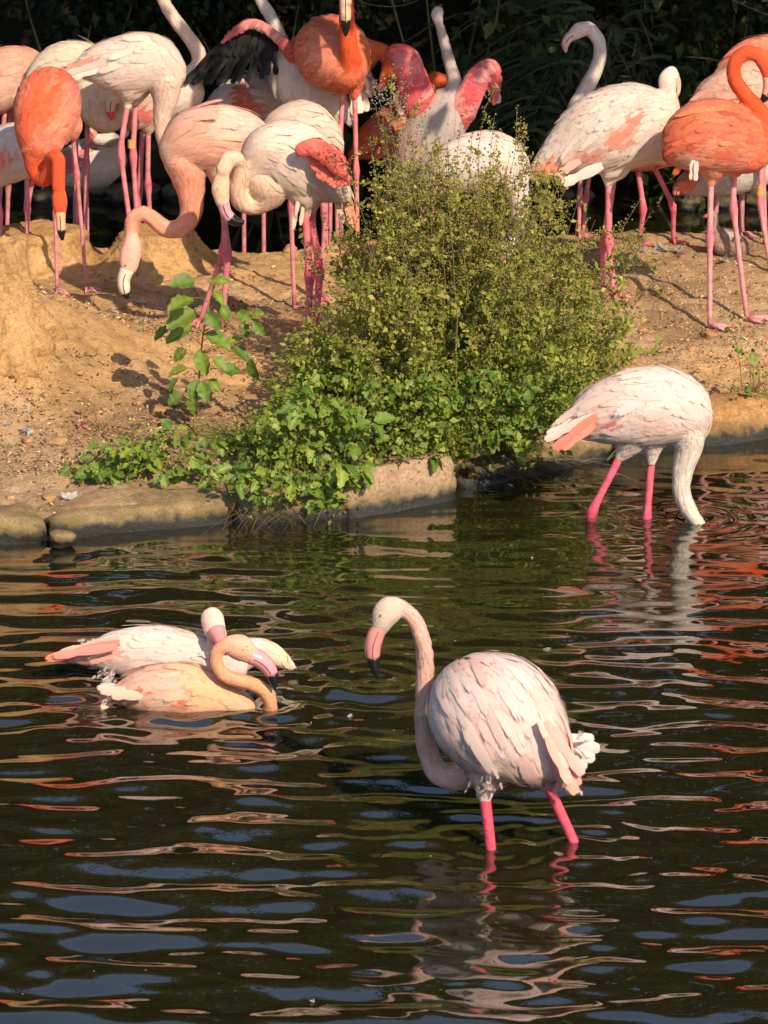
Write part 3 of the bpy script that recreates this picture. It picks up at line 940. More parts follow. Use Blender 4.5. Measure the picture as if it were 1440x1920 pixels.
# --- wading bird with its back to the viewer, neck raised
YA = water_Y(1000, 1592)
flamingo('large pale pink flamingo standing in the pond with raised neck and bent head', YA,
    body=[(1046, 1446, 16, -.06), (1016, 1418, 50, -.05), (975, 1378, 90, -.02), (930, 1342, 117, .02), (892, 1326, 90, .08), (872, 1332, 64, .12)],
    neck=[(905, 1420, 42, .10), (880, 1446, 30, .12), (850, 1460, 24, .14), (822, 1450, 21.5, .16), (804, 1416, 19, .17), (795, 1362, 17, .17), (795, 1297, 16, .16), (797, 1242, 15.5, .15), (789, 1190, 14.5, .13), (770, 1154, 14.5, .12), (748, 1138, 16.5, .11)],
    head=[(738, 1138, 21, .11), (726, 1146, 26.5, .10), (717, 1166, 20, .09), (711, 1182, 14, .09)],
    bill=[(714, 1172, 14, .09), (705, 1190, 16, .09), (699, 1212, 15.5, .09), (700, 1236, 12.5, .09), (704, 1256, 8.5, .09), (708, 1273, 1.5, .09)], bill_cut=.60,
    thighs=[[(915, 1440, 40), (911, 1475, 21), (908, 1496, 13)], [(1010, 1435, 34, .05), (1020, 1462, 16, .05), (1026, 1474, 10, .05)]],
    legs=[[(908, 1485), (926, 1640)], [(1022, 1462, .05), (1100, 1630, .05)]], leg_col=LEGH, leg_r=11.8,
    col=(.81, .63, .56), neck_col=(.82, .50, .40), head_col=(.62, .47, .37), w=.88,
    patches=[(1050, 1385, 30, 55, (.85, .42, .36), .65), (905, 1255, 14, 60, (.84, .55, .46), .5), (1075, 1440, 26, 40, (.86, .38, .28), .8), (1035, 1400, 10, 22, RED, .6)],
    tail=[(1022, 1352, 1098, 1462, 24, (.86, .44, .36), -.13, -.15), (1030, 1390, 1084, 1497, 26, (.86, .38, .30), -.13, -.15), (1026, 1380, 1072, 1478, 22, (.86, .47, .38), -.14, -.16), (1012, 1350, 1066, 1450, 22, (.84, .56, .48), -.13, -.15), (1030, 1370, 1092, 1480, 18, (.86, .34, .28), -.12, -.14), (1046, 1388, 1118, 1384, 24, (.70, .58, .53), .0, .04), (1046, 1394, 1130, 1404, 26, (.66, .55, .50), -.01, .02), (1044, 1402, 1120, 1424, 26, (.70, .58, .53), -.02, .01), (1040, 1410, 1104, 1440, 24, (.66, .55, .50), -.03, 0)],
    fluff=[(1074, 1404, 1, .25, 16, 48, (.68, .57, .52), .02), (1050, 1448, .5, .6, 26, 40, (.84, .74, .68), 0), (906, 1462, .1, 1, 16, 30, (.74, .60, .54), -.03), (930, 1458, .5, 1, 8, 26, (.74, .60, .54), -.03)],
    Lr=(.12, .055), Wr=(.022, .017), nf=520, droop=.9, lift=.0020, big=(44, .20, .036, .9, .0028), seed=3, voxel=.0042, group=WADE, eye=(714, 1154, 3.0, .068), fmul=2.2)
# --- wading bird with its head under water
YB = water_Y(1180, 980)
flamingo('white flamingo wading with its head plunged under the water', YB,
    body=[(1040, 816, 9), (1078, 797, 24), (1125, 778, 50), (1180, 766, 71), (1235, 762, 75), (1278, 772, 58), (1298, 796, 36)],
    neck=[(1286, 798, 42), (1290, 838, 27), (1281, 880, 20), (1277, 912, 17.5), (1286, 946, 15.5), (1303, 974, 13), (1322, 1002, 13)],
    head=[(1326, 1010, 16), (1332, 1026, 18)], bill=[(1330, 1030, 12), (1318, 1045, 11), (1300, 1052, 3)],
    thighs=[[(1185, 815, 34), (1174, 842, 19), (1162, 858, 10)], [(1225, 820, 28), (1223, 846, 15), (1221, 866, 8)]],
    legs=[[(1168, 846), (1108, 962), (1104, 1010, .04)], [(1222, 852, .05), (1212, 982, .05), (1211, 1016, .05)]], leg_col=(.80, .15, .22), leg_r=8.2,
    col=WHITE, neck_col=(.82, .69, .58), big=(30, .15, .035, .25, .003), patches=[(1100, 795, 42, 16, CORAL, .75), (1156, 796, 13, 12, RED, .8), (1060, 815, 40, 18, PINK, .5)],
    tail=[(1120, 780, 1032, 847, 22, CORAL, -.07, -.05), (1115, 795, 1048, 845, 20, (.86, .34, .26), -.07, -.05), (1110, 780, 1014, 829, 18, (.82, .60, .50), -.06, -.04), (1100, 775, 1020, 818, 18, (.80, .68, .6), -.03, -.02)],
    nf=460, seed=7, group=WADE)
# --- the two bathers
YC1 = water_Y(300, 1278)
flamingo('white flamingo with long pink tail bathing behind the peach one', YC1,
    body=[(120, 1230, 9), (180, 1226, 24), (240, 1222, 44), (305, 1222, 48), (370, 1234, 44), (430, 1246, 36)],
    neck=[(395, 1240, 30), (408, 1220, 20, -.02), (402, 1190, 15, -.03), (398, 1170, 16, -.03)],
    head=[(398, 1160, 22, -.03), (401, 1175, 22, -.04), (408, 1190, 17, -.06)], bill=[(406, 1182, 17, -.075), (413, 1200, 12, -.10), (421, 1216, 8, -.12), (424, 1228, 3, -.12)],
    extra=[[(430, 1240, 34, .06), (480, 1222, 26, .06), (515, 1230, 19, .05), (540, 1246, 10, .05), (555, 1254, 3, .05)]],
    col=(.84, .68, .60), neck_col=(.84, .56, .44), head_col=(.84, .56, .45), patches=[(170, 1228, 60, 18, CORAL, .6), (225, 1230, 16, 10, CORAL, .6), (520, 1235, 40, 30, (.86, .68, .45), .8)],
    tail=[(225, 1205, 76, 1238, 20, CORAL, -.06, -.02), (220, 1212, 90, 1232, 18, (.86, .34, .26), -.07, -.03), (225, 1198, 105, 1226, 18, PINK, -.05, .0), (230, 1230, 140, 1225, 26, WHITE, -.02, .02)],
    fluff=[(172, 1212, -1, -.1, 14, 26, (.84, .70, .63), .02), (205, 1262, -.6, .5, 14, 22, (.84, .70, .63), -.05)], nf=380, droop=.25, seed=12, group=WADE, bill_cut=.75)
YC2 = water_Y(350, 1322)
flamingo('wet peach flamingo bathing in front, neck coiled and black-tipped bill lowered', YC2,
    body=[(195, 1290, 8), (232, 1300, 18), (268, 1296, 38), (312, 1294, 50), (362, 1298, 52), (412, 1312, 42), (452, 1326, 28)],
    neck=[(450, 1335, 24), (485, 1345, 17), (507, 1330, 14, -.02), (504, 1306, 13.5, -.03), (479, 1285, 13.5, -.04), (448, 1276, 13.5, -.05), (418, 1264, 13.5, -.05), (405, 1240, 12.5, -.05), (409, 1219, 12.5, -.05), (425, 1209, 15, -.05)],
    head=[(432, 1208, 18, -.05), (446, 1213, 25, -.05), (460, 1222, 21, -.06), (474, 1231, 16, -.06)],
    bill=[(470, 1229, 16.5, -.06), (488, 1237, 16.5, -.06), (504, 1253, 14, -.06), (513, 1275, 9.5, -.06), (515, 1293, 2, -.06)], bill_cut=.62, bill_cols=((.82, .34, .36), BLACK),
    col=(.86, .48, .29), neck_col=(.86, .43, .23), head_col=(.84, .44, .29), w=.9,
    patches=[(290, 1285, 50, 50, (.76, .50, .42), .6), (264, 1298, 10, 18, RED, .85), (355, 1320, 12, 8, RED, .8), (205, 1290, 40, 20, (.80, .60, .48), .8), (410, 1295, 60, 40, (.86, .50, .28), .7)],
    tail=[(262, 1296, 176, 1289, 14, (.78, .58, .47), -.04, -.01), (262, 1302, 182, 1296, 15, (.78, .56, .43), -.06, -.03), (268, 1306, 205, 1306, 15, (.80, .54, .40), -.07, -.05), (262, 1292, 186, 1284, 13, (.78, .6, .5), -.02, .01)],
    fluff=[], nf=330, droop=.5, seed=15, group=WADE, eye=(463, 1212, 2.4, -.101))

# --- the flock on the island, front row first
Y7 = foot_Y(417, 612)
flamingo('salmon pink flamingo feeding with its neck looped down to the ground', Y7,
    body=[(492, 262, 12), (462, 258, 42), (420, 258, 61), (372, 262, 60), (342, 280, 44)],
    neck=[(348, 300, 42), (354, 338, 31), (359, 368, 24), (358, 398, 21), (344, 424, 18), (315, 430, 16.5), (290, 413, 15), (267, 400, 14.5), (250, 410, 14), (247, 440, 14)],
    head=[(249, 456, 16, -.02), (244, 480, 20, -.03), (241, 501, 16, -.04)], bill=[(238, 506, 14, -.045), (232, 524, 12.5, -.05), (234, 545, 10.5, -.055), (239, 560, 3, -.055)], bill_cols=((.80, .66, .50), BLACK), bill_cut=.8,
    thighs=[[(420, 315, 34), (415, 345, 17), (415, 370, 9)], [(430, 310, 30, .05), (424, 345, 13, .05)]],
    legs=[[(414, 352), (427, 474), (417, 612)], [(422, 345, .06), (421, 470, .06), (374, None, .10)]], leg_col=(.72, .24, .26), leg_r=6.8,
    col=(.86, .47, .33), neck_col=(.84, .36, .24), head_col=(.84, .42, .32), patches=[(440, 225, 60, 40, (.86, .58, .46), .7), (360, 270, 40, 50, SALMON, .4)],
    nf=430, big=(30, .14, .035, .2, .004), seed=21, ruffle=.08, eye=(236, 497, 2.6, -.068), toe=(-.6, -1))
Y9 = foot_Y(582, 668)
flamingo('cream flamingo preening with its head hidden by its folded neck and one red wing', Y9,
    body=[(648, 368, 12), (618, 345, 34), (585, 318, 58), (545, 296, 70), (508, 292, 56), (492, 312, 44)],
    neck=[(505, 338, 46), (500, 366, 30), (480, 382, 21), (456, 380, 18, -.02), (445, 356, 16, -.04), (448, 322, 15, -.06), (444, 300, 15, -.08), (430, 297, 15, -.10), (419, 318, 15, -.11)],
    head=[(416, 338, 16, -.11), (413, 356, 17.5, -.11), (416, 376, 14, -.11)], bill=[(418, 378, 12, -.11), (425, 400, 11, -.11), (440, 414, 10, -.11), (458, 417, 4, -.11)], bill_cols=((.70, .34, .36), BLACK), bill_cut=.55,
    thighs=[[(572, 355, 36), (572, 385, 16), (574, 402, 9)], [(590, 350, 30, .05), (582, 390, 12, .05)]],
    legs=[[(571, 385), (581, 516), (577, 668)], [(579, 385, .05), (600, 505, .06), (589, None, .04)]], leg_col=(.82, .19, .23), leg_r=7.5,
    col=(.82, .62, .49), neck_col=(.82, .56, .39), head_col=(.82, .50, .33), patches=[(540, 250, 70, 40, (.84, .72, .58), .8), (530, 380, 40, 40, (.82, .60, .38), .6)],
    tail=[(565, 350, 548, 436, 9, CREAM, -.05, -.04), (575, 350, 562, 428, 9, CREAM, -.04, -.03), (640, 350, 662, 436, 14, (.84, .35, .22), .02, .03), (648, 350, 672, 440, 12, (.84, .28, .16), .03, .04), (625, 350, 645, 425, 14, (.84, .6, .44), .02, .03)],
    nf=450, droop=.5, seed=25, ruffle=.12, eye=(409, 352, 2, -.14))
Y3 = foot_Y(107, 545)
flamingo('bright orange flamingo bowing towards the pond with bill over a clay mound', Y3,
    body=[(105, 165, 34, .16), (95, 180, 54, .08), (88, 205, 62, .0), (80, 240, 52, -.05), (74, 270, 38, -.08)],
    neck=[(74, 270, 36, -.08), (68, 300, 24, -.09), (72, 325, 18, -.10), (84, 335, 16, -.13), (93, 318, 14, -.16), (98, 296, 13.5, -.18), (107, 297, 13.5, -.21), (110, 320, 13, -.22), (110, 350, 12.5, -.23)],
    head=[(111, 366, 14, -.23), (112, 382, 14.5, -.23), (113, 398, 11, -.23)], bill=[(113, 398, 10.5, -.23), (114, 416, 9, -.235), (115, 434, 8, -.24), (117, 450, 3, -.24)], bill_cols=((.84, .44, .26), BLACK), bill_cut=.62,
    thighs=[[(105, 250, 28, .05), (106, 275, 9, .05)], [(130, 235, 26, .1), (136, 255, 10, .1)]],
    legs=[[(106, 265, .03), (104, 400, .03), (107, 545)], [(135, 245, .12), (144, 322, .12), (163, None, .14)]], leg_col=(.66, .26, .28), leg_r=4.6,
    col=(.84, .17, .075), neck_col=(.85, .11, .035), head_col=(.85, .10, .03), patches=[(130, 230, 40, 60, (.84, .34, .22), .6), (70, 200, 40, 60, (.86, .13, .04), .6), (40, 170, 20, 40, (.84, .26, .15), .6)],
    nf=430, Lr=(.08, .035), Wr=(.026, .018), droop=.6, seed=29, w=.95)
Y5 = Y3 + .45
flamingo('large white flamingo with lowered neck between the bright orange and salmon pink ones', Y5,
    body=[(122, 134, 6), (158, 128, 18), (192, 122, 38), (236, 122, 55), (284, 117, 53), (314, 134, 36)],
    neck=[(308, 146, 36), (310, 180, 25), (305, 212, 18), (304, 240, 15), (308, 265, 13), (320, 300, 12), (336, 330, 12, .02)],
    head=[(344, 340, 14, .02), (352, 350, 14, .02)], bill=[(352, 352, 10, .02), (362, 368, 9, .02), (364, 384, 3, .02)],
    thighs=[[(245, 160, 30), (241, 184, 12), (239, 200, 7)], [(258, 160, 28, .05), (254, 190, 10, .05)]],
    legs=[[(240, 190), (225, 282), (255, None, .02)], [(254, 195, .06), (249, 288, .06), (262, None, .08)]], leg_col=(.80, .26, .30), leg_r=5.6,
    col=(.82, .64, .53), neck_col=(.80, .56, .45), patches=[(160, 122, 20, 9, RED, .6), (150, 130, 30, 14, CORAL, .35)],
    tail=[(190, 105, 118, 135, 14, CORAL, -.05, -.04), (195, 125, 128, 148, 16, WHITE, -.06, -.05), (190, 118, 120, 140, 14, PINK, -.06, -.05)],
    nf=420, big=(28, .14, .035, .15, .003), seed=33, band=(247, 263, 247, 277, 7.2))
Y2 = Y5 + .38
flamingo('pale beige flamingo whose neck hangs in a loop behind the white one', Y2,
    body=[(62, 170, 20), (95, 140, 40), (130, 122, 45), (165, 130, 45), (178, 160, 40)],
    neck=[(175, 160, 40), (180, 200, 34), (196, 226, 24), (216, 226, 18), (228, 205, 14), (226, 182, 12, -.03), (214, 172, 12, -.05)], head=[(212, 174, 13, -.05), (210, 184, 13, -.05)],
    bill=[(209, 186, 10.5, -.05), (207, 204, 9, -.05), (211, 224, 4, -.05)], bill_cols=((.80, .50, .42), (.75, .10, .08)), legs=[[(150, 200), (140, 300), (150, None)], [(165, 200, .05), (162, 300, .05), (158, None, .05)]], leg_col=LEGP, leg_r=5,
    col=(.80, .66, .50), neck_col=(.74, .56, .42), nf=220, seed=37)
Y1 = Y2 + .12
flamingo('rosy flamingo at the edge of the flock, back turned beside the pale beige one', Y1,
    body=[(-62, 200, 14), (-30, 178, 42), (5, 150, 56), (42, 140, 52), (72, 150, 36)], neck=[(75, 160, 30), (95, 180, 18), (100, 220, 14), (96, 250, 13)], head=[(95, 262, 14), (96, 272, 13)],
    bill=[(96, 276, 9), (92, 292, 8), (96, 304, 3)], legs=[[(10, 195), (0, 330), (-4, None)], [(20, 195, .05), (16, 330, .05), (8, None, .05)]], leg_col=LEGP, leg_r=5,
    col=(.84, .38, .27), patches=[(20, 170, 40, 30, (.84, .56, .42), .7)], nf=330, seed=41)
Y4 = Y3 + .50
flamingo('whitish flamingo with pink wing streaks seen past the bright orange one', Y4,
    body=[(-75, 352, 10), (-45, 335, 28), (-10, 308, 44), (32, 284, 55), (70, 290, 40)], neck=[(75, 290, 30), (98, 270, 16), (100, 240, 13), (96, 215, 12)], head=[(96, 205, 13), (94, 196, 13)],
    bill=[(92, 196, 9), (80, 206, 8), (78, 220, 3)], legs=[[(50, 318), (51, 385), (52, None)], [(66, 316, .04), (50, 392, .05), (59, None, .05)], [(-8, 340, -.03), (0, 400, -.03), (2, None, -.03)]][:3], leg_col=LEGP, leg_r=5,
    col=(.74, .60, .54), patches=[(12, 295, 10, 26, (.80, .26, .24), .9), (38, 290, 7, 16, (.80, .28, .26), .8)], tail=[(0, 285, -2, 325, 12, CORAL, -.1, -.1), (12, 280, 14, 322, 10, (.80, .3, .28), -.11, -.11)], nf=300, seed=43)
Y5c = Y2 + .42
flamingo('crouched whitish flamingo preening in the shade by the far rocks', Y5c,
    body=[(95, 318, 8), (118, 322, 22), (148, 312, 42), (182, 304, 46), (200, 300, 38)], neck=[(200, 290, 28), (212, 270, 16), (206, 260, 13, -.05), (190, 262, 12, -.08)], head=[(186, 262, 12, -.08), (180, 260, 11, -.08)],
    bill=[(178, 258, 9, -.08), (170, 246, 8, -.08), (163, 270, 4, -.08)], bill_cols=((.80, .26, .22), (.70, .10, .08)), legs=[[(142, 345), (140, None)], [(162, 345, .05), (164, None, .05)]], leg_col=LEGP, leg_r=5,
    col=(.78, .66, .58), patches=[(140, 300, 30, 26, (.62, .14, .16), .85)], nf=260, seed=47)
Y6 = Y5 + .40
flamingo('tall pale flamingo with its neck stretched up out of sight behind the white one', Y6,
    body=[(250, 232, 10), (268, 216, 24), (300, 192, 36), (335, 178, 38), (352, 172, 32)], neck=[(350, 170, 30), (362, 142, 20), (373, 116, 14.5), (370, 94, 13.5), (350, 66, 12.5), (326, 34, 12), (308, 4, 11.5), (298, -30, 11), (292, -60, 11)],
    head=[(288, -70, 13), (278, -78, 14), (268, -76, 11)], bill=[(266, -76, 9), (252, -68, 8), (248, -52, 3)], thighs=[[(285, 215, 20), (279, 242, 9)]],
    legs=[[(278, 240), (277, 343), (290, None, .02)], [(268, 238, .05), (262, 340, .05), (258, None, .05)]], leg_col=LEGP, leg_r=5.2,
    col=(.80, .62, .51), neck_col=(.80, .60, .47), patches=[(270, 210, 22, 26, RED, .8), (262, 228, 12, 12, WHITE, .6)], nf=260, seed=51)
# black-winged bird and its neighbours
Y8 = Y5 + .42
bird8, base8 = flamingo('white flamingo flapping a wing of long black flight feathers', Y8,
    body=[(650, 214, 14), (615, 196, 36), (578, 172, 48), (548, 146, 44), (540, 122, 32)], neck=[(538, 125, 28), (534, 96, 16), (523, 62, 12), (507, 30, 11.5), (487, -4, 11), (478, -36, 11)],
    head=[(474, -46, 13), (464, -52, 14), (454, -50, 11)], bill=[(452, -50, 9), (438, -42, 8), (434, -28, 3)], legs=[[(600, 222), (610, 320), (612, None)], [(585, 215, .05), (590, 320, .05), (584, None, .05)]], leg_col=LEGP, leg_r=5,
    col=(.80, .68, .58), nf=320, seed=55, fluff=[(555, 215, .2, 1, 12, 24, WHITE, -.08)])
flamingo('white flamingo with a red shoulder behind the salmon pink one', Y8 + .25,
    body=[(392, 222, 8), (415, 205, 30), (450, 190, 44), (490, 186, 46), (515, 196, 36)], neck=[(515, 190, 28), (540, 180, 16), (560, 180, 13)], head=[(572, 182, 13), (582, 188, 12)], bill=[(586, 190, 9), (592, 202, 8), (590, 214, 3)],
    legs=[[(455, 225), (457, 330), (458, None)], [(492, 222, .05), (494, 330, .05), (495, None, .05)]], leg_col=LEGP, leg_r=5, col=(.76, .64, .58), patches=[(462, 190, 24, 40, (.72, .12, .08), .9), (480, 205, 22, 26, (.74, .2, .16), .7)], nf=240, seed=57)

def spread_wing(parent, base, Y, arm, arm_r, fl, col_cov, seed, fl_w=13, fl_col=BLACK, group_name='flight_feather', cov_n=220, cov_L=.06, cov_dir=(0, 0, -1), arm_col=None):
    """an open wing: fleshy leading edge, laid coverts, and each long quill an object of its own"""
    A = chain3d(arm, Y)
    V, F, Nr = fused('wing', [(A, .45)], .0048, 4)
    c = paint(V, col_cov, [], Y) * (1 + .25 * fbm(V[:, 0], V[:, 2], 30, 3, seed))[:, None]
    wob = obj('wing', make_mesh('wing', V - base, F, np.clip(c, 0, .95)), M['plume'], parent)
    mb = MB()
    def cf(P):
        k = smooth01(fbm(P[:, 0] + P[:, 1], P[:, 2], 16, 3, seed) * 2.2 + .25)[:, None]
        pale = np.array(col_cov) * .45 + np.array([.80, .60, .54]) * .55
        return np.array(col_cov) * (1 - .7 * k) + pale * .7 * k
    Ar = A[::-1].copy()
    plumage(mb, V, F, Nr, Ar, .45, [], cf, (cov_L, cov_L), (.020, .020), cov_n, seed, 1.2, .0018, .25, .10, None, .12)
    o = obj('coverts', mb.mesh('coverts', base), M['feather'], wob); o['kind'] = 'stuff'
    for k, (x0, y0, x1, y1, *cc) in enumerate(fl):
        dy = .03 + .004 * (k % 3)
        a, b = at(x0, y0, Y + dy), at(x1, y1, Y + dy - .02)
        Vv, Ff, Uu = feather_strip(a, b - a, np.array([.1, -1, .25 + .1 * (k % 2)]), np.linalg.norm(b - a), fl_w * mpp(Y), 8, .04 * (1 if k % 2 else .5), .10)
        col = cc[0] if cc else fl_col
        obj(group_name, strip_mesh(group_name, Vv, Ff, Uu, base, col), M['quill'], wob)
    return wob

fl = []
for k in range(15):
    u = k / 14
    bx, by = np.interp(u, [0, .3, .7, 1], [420, 448, 486, 512]), np.interp(u, [0, .3, .7, 1], [78, 66, 68, 82])
    tx, ty = np.interp(u, [0, .2, .45, .75, 1], [336, 360, 406, 468, 518]) - 3 * (k % 2), np.interp(u, [0, .2, .45, .75, 1], [163, 168, 170, 162, 146]) - 3 * (k % 2)
    fl.append((bx, by, tx, ty, (.010 + .016 * (k % 2), .010 + .015 * (k % 2), .010 + .014 * (k % 2))))
for k in range(9):
    u = k / 8
    fl.append((np.interp(u, [0, .5, 1], [424, 470, 520]), np.interp(u, [0, .5, 1], [72, 50, 78]), np.interp(u, [0, 1], [398, 508]), np.interp(u, [0, .5, 1], [108, 112, 118]), (.011, .010, .009)))
spread_wing(bird8, base8, Y8 - .10, [(556, 118, 18, .08), (541, 92, 13, .03), (520, 70, 10), (500, 54, 10), (476, 44, 10), (452, 52, 9), (432, 66, 7), (416, 80, 4)], None, fl, (.56, .13, .12), 61, fl_w=13, cov_n=160, cov_L=.035)

Y10 = Y9 + .62
flamingo('round-backed cream flamingo behind the preening one', Y10,
    body=[(628, 275, 14), (600, 250, 36), (565, 238, 49), (535, 245, 42), (520, 262, 30)], neck=[(520, 270, 26), (512, 300, 16), (515, 330, 13)], head=[(516, 345, 14), (518, 356, 13)], bill=[(518, 360, 9), (512, 376, 8), (516, 390, 3)],
    legs=[[(560, 285), (545, 380), (552, None)], [(580, 285, .05), (610, 400, .05), (600, None, .05)]], leg_col=LEGP, leg_r=5.2, col=(.82, .63, .50), nf=280, seed=63)
# centre orange bird facing the viewer
Y11 = foot_Y(671, 462)
flamingo('deep orange flamingo facing the viewer with its bill resting down its neck', Y11,
    body=[(612, 82, 44, .20), (616, 92, 62, .10), (624, 100, 70, .0), (636, 112, 58, -.08), (648, 128, 40, -.13)],
    neck=[(654, 138, 27, -.14), (656, 112, 21, -.18), (653, 80, 18, -.21), (651, 40, 15, -.23), (650, 0, 13.5, -.24), (650, -34, 13, -.26), (649, -48, 13, -.30)],
    head=[(649, -44, 14, -.33), (648, -26, 16, -.345), (648, -10, 13, -.35)], bill=[(648, -10, 12, -.35), (648, 14, 11, -.36), (648, 40, 9.5, -.365), (648, 58, 6.5, -.36), (648, 68, 2, -.355)], bill_cols=((.80, .50, .32), BLACK), bill_cut=.58,
    thighs=[[(642, 150, 22, -.03), (642, 172, 10, -.03)], [(664, 150, 20, .03), (665, 180, 8, .03)]],
    legs=[[(642, 170, -.02), (638, 275, -.02), (640, None, .02)], [(665, 178, .04), (668, 320, .04), (671, 462, 0)]], leg_col=(.72, .26, .26), leg_r=5,
    col=(.84, .19, .09), neck_col=(.85, .12, .035), head_col=(.85, .2, .10), patches=[(600, 110, 40, 60, (.84, .30, .18), .7), (685, 100, 14, 50, (.86, .22, .09), .6)],
    tail=[(668, 150, 676, 218, 18, WHITE, .12, .10), (680, 148, 688, 214, 16, (.82, .62, .5), .13, .12), (660, 150, 664, 222, 16, (.84, .6, .46), .12, .11)], fluff=[(685, 145, .3, 1, 18, 36, WHITE, .14)],
    nf=420, Lr=(.08, .035), Wr=(.024, .018), droop=.7, seed=67, w=.95)
flamingo('orange flamingo behind the deep orange one, neck arched down over its side', Y11 + .34,
    body=[(540, 112, 20), (570, 108, 40), (610, 112, 52), (650, 108, 48), (680, 100, 30)], neck=[(682, 98, 26), (702, 95, 18), (718, 98, 15), (729, 112, 14), (728, 130, 13)], head=[(725, 140, 13.5), (721, 152, 12)], bill=[(720, 156, 9), (714, 168, 8), (716, 182, 3)],
    legs=[[(617, 160), (620, 250), (618, None)], [(632, 160, .05), (630, 250, .05), (634, None, .05)]], leg_col=LEGP, leg_r=4.8, col=(.80, .18, .075), neck_col=(.84, .17, .05), patches=[(545, 105, 24, 30, (.80, .28, .18), .8)], nf=260, seed=71)
# wing-raising bird
Y12 = Y11 + .08
bird12, base12 = flamingo('shade-greyed white flamingo holding both rosy wings up above the bush', Y12,
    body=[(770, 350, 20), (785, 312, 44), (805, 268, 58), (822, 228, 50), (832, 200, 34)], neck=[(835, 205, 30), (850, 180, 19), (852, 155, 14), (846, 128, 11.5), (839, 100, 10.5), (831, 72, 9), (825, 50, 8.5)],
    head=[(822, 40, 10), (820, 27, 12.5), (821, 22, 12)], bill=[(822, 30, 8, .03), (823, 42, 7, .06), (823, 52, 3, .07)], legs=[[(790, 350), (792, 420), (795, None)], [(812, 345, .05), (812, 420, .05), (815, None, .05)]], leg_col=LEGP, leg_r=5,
    col=(.50, .41, .37), neck_col=(.58, .47, .43), head_col=(.60, .47, .43), patches=[(760, 260, 30, 50, (.74, .4, .34), .5)], nf=300, seed=73, droop=.5)  # body, neck and head colours darkened to carry the shade
ROSE = (.70, .11, .12)
fl = [(np.interp(k / 9, [0, 1], [762, 800]), np.interp(k / 9, [0, 1], [120, 205]), np.interp(k / 9, [0, 1], [745, 770]), np.interp(k / 9, [0, 1], [200, 268]), (.74, .36, .32)) for k in range(10)]
spread_wing(bird12, base12, Y12 - .03, [(802, 226, 32, .03), (784, 182, 33), (770, 142, 30), (758, 108, 25), (745, 97, 16), (727, 101, 9, .03)], None, fl, ROSE, 79, fl_w=26, cov_n=240, cov_L=.05)
fl = [(np.interp(k / 7, [0, 1], [918, 930]), np.interp(k / 7, [0, 1], [120, 128]), np.interp(k / 7, [0, 1], [912, 934]), np.interp(k / 7, [0, 1], [168, 200]), (.74, .50, .44)) for k in range(8)]
spread_wing(bird12, base12, Y12 - .02, [(848, 232, 28, .04), (866, 204, 28), (884, 170, 25), (902, 140, 22), (918, 128, 18), (928, 144, 12), (929, 172, 9), (926, 194, 5)], None, fl, ROSE, 83, fl_w=14, cov_n=220, cov_L=.045)
flamingo('dark orange flamingo beneath the raised rosy wing', Y12 + .30,
    body=[(668, 288, 10), (690, 272, 26), (725, 250, 40), (765, 232, 44), (790, 225, 34)], neck=[(792, 215, 26), (800, 175, 19), (816, 152, 18), (834, 160, 17), (842, 185, 15), (842, 215, 14)], head=[(842, 228, 14), (842, 240, 13)], bill=[(842, 244, 9), (836, 260, 8), (840, 272, 3)],
    legs=[[(730, 285), (728, 370), (735, None)], [(748, 285, .05), (750, 370, .05), (752, None, .05)]], leg_col=LEGP, leg_r=5, col=(.78, .16, .07), neck_col=(.80, .15, .05), patches=[(720, 225, 40, 16, (.78, .3, .2), .7)],
    tail=[(730, 245, 672, 290, 18, (.76, .16, .08), -.08, -.06), (745, 255, 700, 300, 18, (.78, .2, .1), -.09, -.07), (760, 260, 728, 300, 16, (.78, .2, .1), -.1, -.08)], nf=240, seed=87)
Y13 = Y9 + .75
flamingo('white flamingo feeding with its rounded back rising out of the bush', Y13,
    body=[(796, 362, 9), (815, 345, 22), (845, 318, 42), (890, 304, 55), (932, 304, 54), (960, 322, 36)], neck=[(958, 330, 34), (970, 362, 22), (974, 392, 17), (970, 425, 14), (960, 450, 13)], head=[(955, 462, 14), (950, 474, 13)], bill=[(949, 478, 9), (942, 492, 8), (946, 506, 3)],
    legs=[[(895, 350), (890, 430), (900, None)], [(915, 350, .05), (915, 430, .05), (918, None, .05)]], leg_col=LEGP, leg_r=5, col=(.83, .71, .62), patches=[(810, 350, 16, 14, RED, .7), (820, 335, 20, 20, PINK, .4)], nf=380, seed=91)
Y15 = foot_Y(1152, 556)
